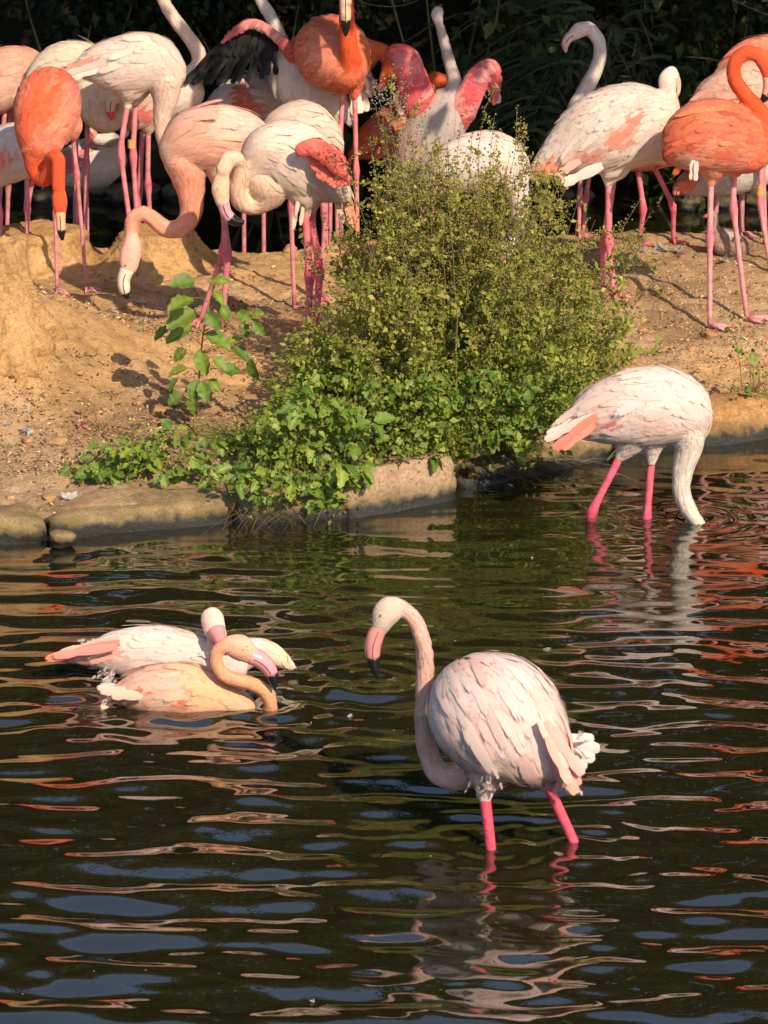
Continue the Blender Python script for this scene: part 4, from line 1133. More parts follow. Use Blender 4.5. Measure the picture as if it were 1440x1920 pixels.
flamingo('white flamingo with coral wing patches twisting its head round to preen', Y15,
    body=[(1002, 328, 12), (1036, 302, 30), (1088, 268, 56), (1148, 242, 80), (1204, 236, 74), (1240, 254, 48)],
    neck=[(1245, 268, 42), (1264, 272, 24), (1268, 246, 18), (1262, 214, 16), (1254, 184, 16)], head=[(1252, 166, 16), (1252, 146, 17), (1259, 136, 13)], bill=[(1262, 140, 11), (1268, 158, 9, .02), (1266, 178, 7, .03), (1262, 190, 2, .03)], bill_cols=((.72, .56, .44), (.5, .35, .26)), bill_cut=.7,
    thighs=[[(1150, 305, 34), (1143, 332, 14), (1142, 348, 8)]], legs=[[(1142, 335), (1141, 450), (1152, 556)], [(1150, 330, .06), (1134, 450, .06), (1128, None, .06)]], leg_col=(.82, .24, .28), leg_r=7,
    col=(.82, .68, .58), neck_col=(.78, .64, .54), patches=[(1170, 255, 28, 20, CORAL, .95), (1192, 225, 14, 22, CORAL, .95), (1110, 292, 34, 15, CORAL, .75), (1030, 318, 30, 26, (.86, .30, .18), .85), (1082, 290, 20, 18, PINK, .5)],
    tail=[(1090, 262, 1006, 330, 22, (.86, .30, .17), -.04, -.02), (1095, 270, 1018, 338, 20, CORAL, -.06, -.04), (1100, 285, 1036, 340, 20, PINK, -.08, -.06), (1130, 310, 1048, 348, 22, WHITE, -.09, -.07), (1075, 262, 1000, 315, 20, (.86, .24, .1), -.02, 0)],
    nf=560, big=(34, .15, .026, .8, .0024), Lr=(.12, .045), Wr=(.022, .016), droop=.6, seed=95, ruffle=.12, lift=.0020)
Y14 = Y15 + .85
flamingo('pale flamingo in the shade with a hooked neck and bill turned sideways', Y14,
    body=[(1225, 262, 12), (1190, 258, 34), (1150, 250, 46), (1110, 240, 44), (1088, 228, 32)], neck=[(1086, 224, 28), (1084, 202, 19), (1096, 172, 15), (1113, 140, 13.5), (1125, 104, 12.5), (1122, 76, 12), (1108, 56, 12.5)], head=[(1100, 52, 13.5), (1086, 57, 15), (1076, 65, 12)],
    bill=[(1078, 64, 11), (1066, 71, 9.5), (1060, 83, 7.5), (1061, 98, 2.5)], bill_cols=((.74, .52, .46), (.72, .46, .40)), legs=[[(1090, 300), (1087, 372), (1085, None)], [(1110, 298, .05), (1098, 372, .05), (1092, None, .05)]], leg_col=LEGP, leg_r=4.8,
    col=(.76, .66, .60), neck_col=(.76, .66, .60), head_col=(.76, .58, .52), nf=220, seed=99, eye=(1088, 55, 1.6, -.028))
Y16 = foot_Y(1331, 616)
flamingo('vivid orange flamingo with an S-shaped neck and black-hooked bill', Y16,
    body=[(1258, 300, 9), (1276, 278, 34), (1308, 258, 62), (1350, 256, 70), (1390, 272, 54), (1410, 282, 40)],
    neck=[(1405, 282, 42), (1430, 268, 28), (1436, 236, 21), (1416, 200, 16), (1392, 172, 14), (1376, 142, 13.5), (1380, 114, 13.5), (1400, 99, 14), (1420, 102, 14)], head=[(1428, 108, 16), (1438, 124, 16), (1442, 142, 13)], bill=[(1441, 144, 12), (1442, 162, 11.5), (1436, 180, 9), (1424, 194, 3)], bill_cols=((.84, .48, .34), BLACK), bill_cut=.62,
    thighs=[[(1338, 305, 32), (1334, 330, 14), (1333, 345, 8)], [(1380, 300, 26, .05), (1377, 325, 10, .05)]], legs=[[(1333, 335), (1331, 444), (1331, 616)], [(1377, 318, .06), (1374, 385, .06), (1401, None, .10)]], leg_col=(.74, .33, .35), leg_r=6, toe=(1, -.5),
    col=(.84, .20, .10), neck_col=(.85, .115, .035), head_col=(.85, .12, .045), patches=[(1330, 320, 50, 26, (.84, .34, .2), .7), (1290, 310, 26, 26, (.84, .5, .36), .6), (1320, 210, 40, 26, (.86, .24, .10), .5)],
    tail=[(1300, 300, 1296, 340, 12, (.84, .62, .5), -.12, -.12), (1306, 302, 1304, 342, 10, (.82, .56, .5), -.13, -.13), (1290, 290, 1262, 330, 14, (.86, .2, .08), -.05, 0)], nf=460, Lr=(.10, .04), droop=.3, seed=103)
Y17 = Y16 + .55
flamingo('light pink flamingo with an orange leg ring behind the vivid orange one', Y17,
    body=[(1290, 205, 8), (1325, 188, 24), (1370, 176, 48), (1425, 176, 62), (1475, 190, 52)], neck=[(1485, 185, 36), (1520, 170, 22), (1540, 130, 15), (1535, 80, 13), (1520, 50, 13)], head=[(1512, 44, 14), (1500, 46, 15)], bill=[(1496, 48, 11), (1482, 60, 9), (1480, 76, 3)],
    legs=[[(1432, 230), (1424, 380), (1446, None)], [(1445, 230, .06), (1452, 380, .06), (1460, None, .06)]], leg_col=(.72, .30, .32), leg_r=5.6, col=(.86, .52, .40), patches=[(1350, 178, 50, 30, (.86, .44, .33), .5)], nf=340, seed=107, band=(1426, 350, 1425, 366, 7.4))
flamingo('salmon flamingo at the back, rising behind the light pink one', Y17 + .40,
    body=[(1335, 160, 6), (1362, 142, 20), (1400, 118, 38), (1450, 112, 46), (1490, 122, 40)], neck=[(1495, 118, 30), (1525, 95, 16), (1540, 50, 13), (1530, 10, 12)], head=[(1522, -2, 14), (1510, -4, 14)], bill=[(1506, -2, 10), (1494, 10, 9), (1492, 24, 3)],
    legs=[[(1440, 155), (1430, 300), (1436, None)], [(1455, 155, .06), (1460, 300, .06), (1458, None, .06)]], leg_col=LEGP, leg_r=5, col=(.78, .28, .18), nf=260, seed=109)
Y19 = Y15 + .62
flamingo('orange flamingo standing at the back with long straddled legs behind the twisted white one', Y19,
    body=[(1170, 300, 14), (1188, 288, 32), (1222, 276, 42), (1258, 272, 40), (1280, 280, 28)], neck=[(1280, 282, 24), (1296, 300, 16), (1300, 330, 13), (1290, 350, 12)], head=[(1284, 352, 13), (1276, 350, 12)], bill=[(1272, 350, 9), (1268, 362, 7), (1272, 374, 3)],
    legs=[[(1196, 318), (1207, 392), (1197, None, .04)], [(1222, 305, .05), (1263, 386, .05), (1262, None, .10)]], leg_col=(.78, .20, .24), leg_r=5.4, col=(.82, .19, .08), nf=220, seed=113)
Y20 = Y16 + 1.05
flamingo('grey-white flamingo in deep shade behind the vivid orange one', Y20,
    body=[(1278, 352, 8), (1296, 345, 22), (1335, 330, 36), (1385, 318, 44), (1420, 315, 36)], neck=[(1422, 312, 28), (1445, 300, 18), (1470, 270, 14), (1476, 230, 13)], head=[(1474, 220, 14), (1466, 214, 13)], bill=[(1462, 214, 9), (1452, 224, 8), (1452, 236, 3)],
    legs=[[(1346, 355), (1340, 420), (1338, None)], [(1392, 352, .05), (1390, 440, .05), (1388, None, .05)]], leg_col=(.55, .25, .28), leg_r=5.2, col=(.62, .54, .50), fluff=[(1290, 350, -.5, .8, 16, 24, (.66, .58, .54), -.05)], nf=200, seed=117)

# --- the red wing that hangs open on the preening cream bird is built with single feathers
wing9 = [o for o in COL.objects if o.get('label', '').startswith('cream flamingo preening')][0]
b9 = np.array(wing9.location)
fl = []
for k in range(11):
    u = k / 10
    fl.append((np.interp(u, [0, 1], [582, 632]), np.interp(u, [0, 1], [292, 290]), np.interp(u, [0, .5, 1], [606, 640, 660]), np.interp(u, [0, .4, 1], [338, 356, 352]), (.84, .17 + .05 * (k % 3), .12 + .04 * (k % 3))))
spread_wing(wing9, b9, Y9 - .15, [(566, 280, 14), (585, 276, 18), (606, 284, 20), (626, 300, 20), (640, 318, 16)], None, fl, (.82, .15, .11), 131, fl_w=18, cov_n=150, cov_L=.04, cov_dir=(.6, 0, -.8))
# ------------------------------------------------------------------ leaves in bulk (numpy)
def leaf_cloud(P, D, Nn, L, W, C, fold=.25, droop=.2):
    """many four-triangle leaves: base P, direction D, normal Nn, length, width, colour"""
    n = len(P)
    D = D / np.linalg.norm(D, axis=1, keepdims=True)
    S = np.cross(Nn, D); S /= np.maximum(np.linalg.norm(S, axis=1, keepdims=True), 1e-6)
    U = np.cross(D, S)
    L = L[:, None]; W = W[:, None]
    mid = P + D * L * .45 - U * W * fold * .5
    l = P + D * L * .42 + S * W * .5 + U * W * fold * .5
    r = P + D * L * .42 - S * W * .5 + U * W * fold * .5
    tip = P + D * L - U * L * droop
    V = np.stack([P, l, mid, r, tip], 1).reshape(-1, 3)
    b = np.arange(n)[:, None] * 5
    F = np.concatenate([b + np.array([[0, 1, 2]]), b + np.array([[0, 2, 3]]), b + np.array([[1, 4, 2]]), b + np.array([[2, 4, 3]])])
    return V, F, np.repeat(C, 5, 0)

def rand_unit(n, r):
    v = r.normal(size=(n, 3)); return v / np.linalg.norm(v, axis=1, keepdims=True)

OCT = (np.array([(1, 0, 0), (-1, 0, 0), (0, 1, 0), (0, -1, 0), (0, 0, 1), (0, 0, -1)], float), np.array([(0, 2, 4), (2, 1, 4), (1, 3, 4), (3, 0, 4), (2, 0, 5), (1, 2, 5), (3, 1, 5), (0, 3, 5)]))
def bead_cloud(P, R, C):
    V = (P[:, None, :] + OCT[0][None] * R[:, None, None]).reshape(-1, 3)
    F = (np.arange(len(P))[:, None, None] * 6 + OCT[1][None]).reshape(-1, 3)
    return V, F, np.repeat(C, 6, 0)

def stalks(curves, rad, k=4):
    mb = MB()
    for S, r0 in zip(curves, rad):
        n = len(S)
        V, F = tube(S, np.linspace(r0, r0 * .35, n), k, cap=False)
        mb.add(V, F, (.27, .21, .09))
    return mb

def inside(poly, x, y):
    poly = np.array(poly); c = np.zeros(np.shape(x), bool); j = len(poly) - 1
    for i in range(len(poly)):
        xi, yi, xj, yj = *poly[i], *poly[j]
        c ^= ((yi > y) != (yj > y)) & (x < (xj - xi) * (y - yi) / (yj - yi + 1e-9) + xi); j = i
    return c

# ------------------------------------------------------------------ the big seeding bush
r = np.random.default_rng(41)
SIL = [(470, 800), (500, 735), (540, 680), (570, 620), (595, 520), (630, 430), (670, 365), (730, 308), (800, 280), (870, 295), (930, 315), (1000, 320), (1075, 350), (1150, 400), (1195, 470), (1205, 560), (1190, 650), (1140, 730), (1060, 800), (960, 850), (850, 872), (720, 855), (600, 850)]
root0 = np.array([at(850, 700, 11.25)[0], 11.2, 0.0])
curves, radii = [], []
LP, LD, LL, LW, LC = [], [], [], [], []
BP, BR, BC = [], [], []
OLIVE = np.array([(.33, .31, .06), (.27, .28, .05), (.38, .32, .08), (.22, .25, .045), (.42, .37, .10), (.34, .25, .08)])
GREEN = np.array([(.24, .31, .04), (.29, .36, .05), (.19, .25, .03), (.34, .37, .07)])
def grow(tip, root, n_tw, r0, spike=False, buds=True):
    mid = root * .45 + tip * .55 + np.array([(tip[0] - root[0]) * -.12, 0, .05])
    S = spline(np.array([root, mid, tip]), 9)
    S[1:] += .006 * r.normal(size=(8, 3))
    curves.append(S); radii.append(r0)
    d_end = S[-1] - S[-3]; d_end /= np.linalg.norm(d_end)
    if spike:
        m = 46
        t = np.linspace(.45, 1, m)
        Q = np.array([np.interp(t, np.linspace(0, 1, 9), S[:, k]) for k in range(3)]).T
        BP.append(Q + .006 * r.normal(size=(m, 3))); BR.append(.0028 + .0022 * r.random(m)); BC.append(np.array([.30, .27, .12]) * (0.6 + .7 * r.random((m, 1))))
    for _ in range(n_tw):
        t = .22 + .78 * r.random() ** .8
        b = np.array([np.interp(t, np.linspace(0, 1, 9), S[:, k]) for k in range(3)])
        d = d_end + .9 * r.normal(size=3); d[2] = d[2] * .7 + .25; d /= np.linalg.norm(d)
        L = (.04 + .10 * r.random())
        e = b + d * L
        T = np.array([b, (b + e) / 2 + .004 * r.normal(size=3), e]); curves.append(T); radii.append(.0011)
        m = int(8 + 14 * r.random())
        u = r.random(m)[:, None]
        Q = b + (e - b) * u + .007 * r.normal(size=(m, 3))
        hgt = (b[2] - .15) / .75                                   # leafy low down, seed heads higher up
        if r.random() < np.clip(hgt * .75, 0, .62) and buds:
            m2 = int(m * 2.0); u = r.random(m2)[:, None]; Q = b + (e - b) * (.15 + .95 * u) + .006 * r.normal(size=(m2, 3))
            BP.append(Q); BR.append(.0018 + .0026 * r.random(m2)); BC.append(OLIVE[r.integers(0, 6, m2)] * (1.0 + .7 * r.random((m2, 1))))
            Q = Q[:m // 3]; m = len(Q)
        if m:
            LP.append(Q); LD.append(d * .5 + rand_unit(m, r)); LL.append((.011 + .018 * r.random(m) ** 1.4) * (1.25 - .5 * np.clip(hgt, 0, 1))); LW.append(None)
            g = np.clip(1.05 - 1.25 * hgt + .25 * r.normal(), 0, 1)
            c0 = OLIVE[r.integers(0, 6, m)] * (1 - g) + GREEN[r.integers(0, 4, m)] * g
            LC.append(c0 * (.85 + .7 * r.random((m, 1))))

cnt = 0
while cnt < 270:
    x, y = 460 + 760 * r.random(), 290 + 590 * r.random()
    if not inside(SIL, x, y): continue
    cnt += 1
    Yt = 11.15 + .24 * r.normal() - .25 * np.clip((y - 560) / 300, 0, 1)
    tip = at(x, y, Yt)
    rx = root0[0] + (tip[0] - root0[0]) * (.45 + .25 * r.random()) + .04 * r.normal()
    ry = np.clip(11.2 + (Yt - 11.2) * .5, front_y(rx) + .12, 12)
    root = np.array([rx, ry, float(ground_z(rx, ry)) - .01])
    if tip[2] < root[2] + .03: tip[2] = root[2] + .03
    grow(tip, root, 11, .0024)
for k in range(50):                                             # the crowded seed sprays along the top of the bush
    tip = at(690 + 330 * r.random(), 275 + 150 * r.random(), 11.15 + .15 * r.normal()); rx = root0[0] + (tip[0] - root0[0]) * .7
    grow(tip, np.array([rx, 11.2, float(ground_z(rx, 11.2))]), 9, .002, spike=k % 3 == 0)
for x, y in ((714, 168), (742, 188), (728, 150), (760, 216), (704, 196), (798, 196), (862, 214), (905, 192), (930, 214), (966, 198), (986, 262), (842, 262), (690, 268), (656, 300), (1218, 400), (1196, 372), (622, 336), (1010, 290), (548, 560), (1210, 450), (1235, 520), (770, 250), (885, 250), (610, 400), (575, 470)):
    tip = at(x, y, 11.15 + .12 * r.normal()); rx = root0[0] + (tip[0] - root0[0]) * .6
    grow(tip, np.array([rx, 11.2, float(ground_z(rx, 11.2))]), 5, .002, spike=True)
# tiny white flower heads on the tallest sprigs
for x, y in ((725, 165), (745, 185), (712, 190), (752, 160), (760, 205), (735, 215), (790, 240), (770, 260)):
    q = at(x, y, 11.15); m = 40
    BP.append(q + .022 * r.normal(size=(m, 3))); BR.append(.002 + .0022 * r.random(m)); BC.append(np.array([.50, .46, .33]) * (.6 + .6 * r.random((m, 1))))
bush = tag(empty('seeding_bush', (root0[0], root0[1], float(ground_z(root0[0], root0[1])))), 'large wiry bush full of seed heads on the shore in front of the flock', 'bush')
bo = np.array(bush.location)
LPc = np.concatenate(LP); LDc = np.concatenate(LD); LLc = np.concatenate(LL); LCc = np.concatenate(LC)
nn = rand_unit(len(LPc), r) + np.array([.25, -.55, .7])
V, F, C = leaf_cloud(LPc - bo, LDc, nn, LLc, LLc * .62, LCc)
o = obj('foliage', make_mesh('foliage', V, F, C, smooth=False), M['bush'], bush); o['kind'] = 'stuff'
BPc = np.concatenate(BP)
V, F, C = bead_cloud(BPc - bo, np.concatenate(BR), np.concatenate(BC))
o = obj('seed_heads', make_mesh('seed_heads', V, F, C, smooth=False), M['bush'], bush); o['kind'] = 'stuff'
o = obj('stems', stalks(curves, radii).mesh('stems', bo), M['stem'], bush); o['kind'] = 'stuff'

# ------------------------------------------------------------------ single large leaves
def leaf_mesh(name, k, col, lobes=0.0, seed=0):
    """a veined, folded, slightly toothed leaf of unit length along +X"""
    rr = np.random.default_rng(seed)
    n = 8; V = []; C = []; rr0 = rr.random()
    for i in range(n + 1):
        t = i / n
        w0 = k * (math.sin(math.pi * t ** .8) ** .8) + .006
        z = -(.12 + .22 * rr0) * t * t + .02 * rr.normal()
        for j in (-1, -.5, 0, .5, 1):
            w = w0 * (1 + (lobes * 1.6 * (.5 if i % 2 else -.5) if abs(j) == 1 else 0))
            V.append((t + (.03 if abs(j) == 1 and i % 2 else 0), j * w * .5, z + .16 * w * abs(j) + .02 * rr.normal()))
            C.append(np.array(col) * (1.35 if j == 0 else (1.08 if i % 2 else .86)) * (1 + .08 * rr.normal()))
    F = [(i * 5 + j, i * 5 + j + 1, i * 5 + j + 6, i * 5 + j + 5) for i in range(n) for j in range(4)]
    return make_mesh(name, V, F, np.array(C))

LEAFS = [leaf_mesh('leaf', .62, (.17, .27, .035), .16, 1), leaf_mesh('leaf', .50, (.14, .24, .03), .18, 2), leaf_mesh('leaf', .72, (.20, .30, .04), .14, 3), leaf_mesh('leaf', .58, (.23, .31, .05), .2, 4)]
BIGL = [leaf_mesh('leaf', .66, (.14, .24, .03), .10, 5), leaf_mesh('leaf', .60, (.18, .27, .035), .14, 6), leaf_mesh('leaf', .74, (.22, .29, .05), .16, 7)]
for m_ in LEAFS + BIGL: m_.materials.append(M['leaf'])

def put_leaf(parent, P, d, up, L, me):
    d = np.array(d, float); d /= np.linalg.norm(d)
    y = np.cross(up, d); y /= max(np.linalg.norm(y), 1e-6); z = np.cross(d, y)
    o = bpy.data.objects.new('leaf', me); COL.objects.link(o); o.parent = parent
    Mx = Matrix(((d[0], y[0], z[0], 0), (d[1], y[1], z[1], 0), (d[2], y[2], z[2], 0), (0, 0, 0, 1)))
    loc = P - np.array(parent.location)
    o.matrix_local = Matrix.Translation(Vector(loc)) @ Mx @ Matrix.Diagonal((L, L, L, 1))
    return o

def leafy_plant(label, root, spots, Yf, size, seed, name='creeper', cat='plant', group=None, trio=True, meshes=None, fill=0):
    """spots: pixel places of the leaf sprays; each spray carries three to five leaflets on a stalk"""
    r = np.random.default_rng(seed); meshes = meshes or LEAFS
    t = tag(empty(name, root), label, cat, group)
    cs, rs = [], []
    for x, y in spots:
        q = at(x, y, Yf + .05 * r.normal())
        if x > 425 and q[2] < .125: q = at(x, y, float(front_y(q[0])) - .05 - .03 * r.random())
        g = max(float(ground_z(q[0], q[1])), 0.0)
        if q[1] > front_y(q[0]) and q[2] < g + .02: q[2] = g + .02 + .03 * r.random()
        q[2] = max(q[2], .012)
        rt = np.array(root) + np.array([.05 * r.normal(), .03 * r.normal(), 0])
        mid = (rt + q) / 2 + np.array([0, 0, .05])
        cs.append(spline(np.array([rt, mid, q]), 7)); rs.append(.0018)
        out = q - rt; out /= max(np.linalg.norm(out), .01)
        s = size * mpp(Yf, y) * (.55 + .75 * r.random())
        for a in ((-1.0, 0, 1.0) if trio else (0,)):
            d = np.array([math.sin(a) + .35 * out[0] + .35 * r.normal(), -.45 + .45 * r.normal(), -.35 * math.cos(a) - .15 + .45 * r.normal()])
            up = np.array([.2 + .45 * r.normal(), -.6 + .4 * r.normal(), .75])
            put_leaf(t, q + d * .004, d, up, s * (1.0 if a == 0 else .82), meshes[r.integers(0, len(meshes))])
    o = obj('stems', stalks(cs, rs).mesh('stems', root), M['stem'], t); o['kind'] = 'stuff'
    if fill:                                                        # the small leaves between the big ones
        k = r.integers(0, len(spots), fill); ends = np.array([c_[-1] for c_ in cs])
        P = ends[k] + np.array([.030, .035, .024]) * r.normal(size=(fill, 3)); P[:, 2] = np.maximum(P[:, 2], .006)
        ll = .009 + .014 * r.random(fill); D = rand_unit(fill, r) + np.array([0, -.3, -.1])
        V, F, C = leaf_cloud(P - np.array(root), D, rand_unit(fill, r) * .8 + np.array([.2, -.5, .7]), ll, ll * .65, GREEN[r.integers(0, 4, fill)] * (.55 + .6 * r.random((fill, 1))))
        o = obj('small_leaves', make_mesh('small_leaves', V, F, C, smooth=False), M['bush'], t); o['kind'] = 'stuff'
    return t

def spots_in(poly, n, seed, gap=20):
    r = np.random.default_rng(seed); P = np.array(poly); out = []
    k = 0
    while len(out) < n and k < 4000:
        k += 1
        x, y = P[:, 0].min() + np.ptp(P[:, 0]) * r.random(), P[:, 1].min() + np.ptp(P[:, 1]) * r.random()
        if inside(poly, x, y) and all((x - a) ** 2 + (y - b) ** 2 > gap * gap for a, b in out): out.append((x, y))
    return out

def gpt(px, Y): 
    P = at(px, 900, Y); return (float(P[0]), float(Y), float(ground_z(P[0], Y)))

leafy_plant('bright creeper trailing over the shore beside the long kerb slab', gpt(270, 10.62), spots_in([(125, 890), (200, 825), (330, 800), (420, 820), (430, 890), (350, 915), (230, 930), (150, 925)], 46, 3, 20), 10.55, 29, 71, fill=350)
leafy_plant('lush creeper hanging to the water below the left side of the bush', gpt(520, 10.75), spots_in([(430, 880), (470, 790), (560, 720), (650, 760), (690, 860), (660, 930), (600, 950), (560, 930), (480, 930)], 80, 5, 20), 10.50, 31, 73, fill=1400)
leafy_plant('five-fingered light green creeper spray over the square block', gpt(620, 10.8), [(600, 700), (640, 702), (575, 735), (560, 760), (625, 885), (600, 900), (640, 870), (660, 905), (610, 930), (680, 880), (645, 925), (590, 860), (675, 760), (700, 790)], 10.42, 38, 77)
leafy_plant('green leafy skirt at the foot of the big bush above the square block', gpt(800, 10.95), spots_in([(680, 720), (860, 690), (1000, 700), (1070, 760), (960, 830), (850, 860), (720, 850)], 70, 9, 24), 10.68, 28, 79, fill=1700)
leafy_plant('small weed with a few dull leaves on the right shore', gpt(1400, 11.55), [(1370, 612), (1372, 632), (1388, 655), (1410, 660), (1392, 724), (1432, 742), (1425, 700), (1405, 735)], 11.5, 22, 83, name='weed', trio=False, fill=120)

# sapling with big leaves
sr = on_ground(366, 812)
sap = tag(empty('sapling', sr), 'young sapling with large soft leaves standing in front of the salmon pink flamingo', 'sapling')
Ys = float(sr[1])
trunk = [(366, 815), (365, 770), (372, 720), (376, 670), (382, 620), (392, 570), (398, 530)]
tp = np.array([at(x, y, Ys) for x, y in trunk]); tp[0] = sr + np.array([0, 0, -.02])
cs, rs = [spline(tp, 16)], [.0045]
r = np.random.default_rng(8)
for x, y, L, dx, dy in ((362, 560, 66, -1, .1), (365, 582, 72, -1, .35), (362, 612, 68, -1, .4), (385, 625, 64, .7, .25), (365, 527, 56, -1, -.1), (396, 528, 44, .8, -.2), (402, 548, 40, .7, .5), (410, 572, 44, .6, .7), (445, 585, 36, .8, .3),
                       (472, 590, 34, .8, -.4), (450, 605, 36, .5, .8), (474, 605, 36, .6, .6), (320, 612, 46, -.9, .5), (372, 655, 58, .3, 1), (412, 690, 48, .9, .1), (440, 650, 44, .7, .5), (425, 645, 36, .6, -.3), (468, 672, 52, .3, 1), (352, 690, 46, -.9, .2), (366, 712, 46, -.2, 1),
                       (378, 716, 46, .3, .9), (344, 738, 40, -.8, .4), (362, 742, 44, .0, 1), (334, 708, 36, -.7, .7), (392, 712, 38, .7, .4), (385, 585, 50, .6, .6), (350, 655, 40, -.8, .6), (400, 670, 40, .7, .5)):
    q = at(x, y, Ys + .04 * r.normal())
    i = int(np.argmin(np.abs(cs[0][:, 2] - (q[2] - .03)))); cs.append(spline(np.array([cs[0][i], (cs[0][i] + q) / 2 + np.array([0, 0, .012]), q]), 5)); rs.append(.0016)
    d = np.array([dx, -.45 + .3 * r.normal(), -dy]); up = np.array([.35 * r.normal(), -.75 + .25 * r.normal(), .8])
    put_leaf(sap, q, d, up, .88 * L * mpp(Ys, y), BIGL[r.integers(0, 3)])
o = obj('stem', stalks(cs, rs, 6).mesh('stem', sr), M['stem'], sap)

# grass tufts and dry roots at the water's edge
def blades(name, label, cat, px, py, n, Lpx, spread, seed, col, lean=(0, 0), Yo=0.0, kind=None, w=.004):
    r = np.random.default_rng(seed); b = on_ground(px, py); b = b + np.array([0, Yo, 0])
    mb = MB(); s = mpp(b[1], py)
    for i in range(n):
        a = b + np.array([spread * s * r.normal(), .04 * r.normal(), -.01])
        d = np.array([lean[0] + .5 * r.normal(), -.25 + .4 * r.normal(), 1.0 + lean[1]]); d /= np.linalg.norm(d)
        L = Lpx * s * (.5 + .7 * r.random()); sd = np.cross(d, r.normal(size=3)); sd /= np.linalg.norm(sd)
        V = []
        for k in range(6):
            t = k / 5; c = a + d * L * t + np.array([d[0] * .6, d[1] * .6, -.55]) * L * t * t * .6
            V += [c - sd * w * (1 - t * .9), c + sd * w * (1 - t * .9)]
        mb.add(V, [(k * 2, k * 2 + 1, k * 2 + 3, k * 2 + 2) for k in range(5)], np.array(col) * (.7 + .6 * r.random()))
    o = obj(name, mb.mesh(name, b), M['bush']); o.location = b
    return tag(o, label, cat, kind=kind)
blades('grass_tuft', 'tuft of long arching grass left of the big bush', 'grass', 470, 840, 90, 110, 34, 5, (.12, .20, .035), (-.5, 0))
blades('grass_tuft', 'thin upright grass clump at the end of the long kerb slab', 'grass', 452, 930, 26, 110, 12, 6, (.13, .23, .04), (0, .2))
blades('grass_tuft', 'wispy dry grass on the litter beside the clay mound', 'grass', 185, 800, 30, 46, 16, 7, (.20, .17, .07), (0, 0), w=.002)
blades('dry_root', 'tangle of pale dry roots hanging to the water under the creeper', 'roots', 520, 930, 90, 60, 44, 8, (.20, .14, .07), (0, -1.2), -.10, w=.0012)
blades('dead_stalk', 'mess of broken straw stalks on the dark rocks under the bush', 'stalks', 950, 850, 160, 90, 70, 9, (.24, .17, .08), (.3, -.9), -.08, w=.0022)
blades('dead_stalk', 'sparse dry twigs poking from the clay bank beside the wading flamingo', 'stalks', 1330, 745, 14, 50, 40, 12, (.08, .05, .03), (0, 0), 0, w=.0022)
blades('dead_stalk', 'dry straw tangle round the small weed on the right shore', 'stalks', 1420, 735, 50, 60, 30, 13, (.20, .13, .06), (.1, -.3), 0, w=.0022)

# ------------------------------------------------------------------ litter, grit, stones, shed feathers
r = np.random.default_rng(77)
def scatter_pts(n, poly, seed):
    r = np.random.default_rng(seed); P = np.array(poly, float); out = []
    while len(out) < n:
        x, y = P[:, 0].min() + np.ptp(P[:, 0]) * r.random(4000), P[:, 1].min() + np.ptp(P[:, 1]) * r.random(4000)
        k = inside(poly, x, y)
        q = np.stack([x[k], y[k]], 1)
        out += list(q)
    out = np.array(out[:n])
    # put on the island: iterate the height
    z = np.full(n, .18)
    for _ in range(4):
        Q = on_level(out[:, 0], out[:, 1], z); z = ground_z(Q[:, 0], Q[:, 1])
    Q[:, 2] = z
    return Q
LAND = [(-60, 560), (-60, 990), (420, 945), (600, 900), (900, 850), (1460, 790), (1460, 500), (1200, 500), (1200, 600), (600, 640), (400, 520), (150, 520)]
LIT = [(-60, 740), (200, 730), (460, 760), (520, 860), (420, 930), (120, 985), (-60, 990)]
RGT = [(1130, 500), (1460, 495), (1460, 760), (1330, 720), (1180, 690)]
MIDL = [(130, 500), (560, 470), (620, 640), (560, 720), (340, 720), (300, 640)]
Q = np.concatenate([scatter_pts(1200, LAND, 1), scatter_pts(2200, LIT, 2), scatter_pts(1500, RGT, 3), scatter_pts(500, MIDL, 4)])
n = len(Q); sz = .0016 + .0045 * r.random(n) ** 2.2
Vb, Fb = ICO0
jit = 1 + .35 * r.normal(size=(n, 12, 1))
A = r.random(n) * 6.28
V = Vb[None] * jit * sz[:, None, None] * np.array([1.3, 1.0, .65])
V = np.stack([V[..., 0] * np.cos(A)[:, None] - V[..., 1] * np.sin(A)[:, None], V[..., 0] * np.sin(A)[:, None] + V[..., 1] * np.cos(A)[:, None], V[..., 2]], -1) + Q[:, None, :] + np.array([0, 0, .001])
F = (np.arange(n)[:, None, None] * 12 + Fb[None]).reshape(-1, 3)
pal = np.array([(.56, .33, .15), (.46, .28, .14), (.64, .45, .27), (.36, .21, .11), (.52, .37, .24), (.60, .33, .14)])
C = np.repeat(pal[r.integers(0, 6, n)] * (.7 + .6 * r.random((n, 1))), 12, 0)
o = obj('grit', make_mesh('grit', V.reshape(-1, 3), F, C, smooth=False), M['litter']); tag(o, 'loose clay crumbs and grit scattered over the island', 'grit', kind='stuff')
Q = np.concatenate([scatter_pts(3800, LIT, 12), scatter_pts(900, LAND, 13), scatter_pts(700, RGT, 14), scatter_pts(900, MIDL, 15)])
n = len(Q); L = .006 + .016 * r.random(n) ** 1.6
D = rand_unit(n, r); D[:, 2] = np.abs(D[:, 2]) * .35
nn = rand_unit(n, r) * .5 + np.array([0, 0, 1.0])
pal = np.array([(.30, .18, .09), (.42, .26, .13), (.22, .13, .07), (.50, .34, .19), (.60, .46, .30), (.16, .10, .06)])
V, F, C = leaf_cloud(Q + np.array([0, 0, .003]), D, nn, L, L * .45, pal[r.integers(0, 6, n)] * (.6 + .7 * r.random((n, 1))), .3, -.1)
o = obj('leaf_litter', make_mesh('leaf_litter', V, F, C, smooth=False), M['litter']); tag(o, 'brown chips and dead leaf litter along the shore', 'litter', kind='stuff')

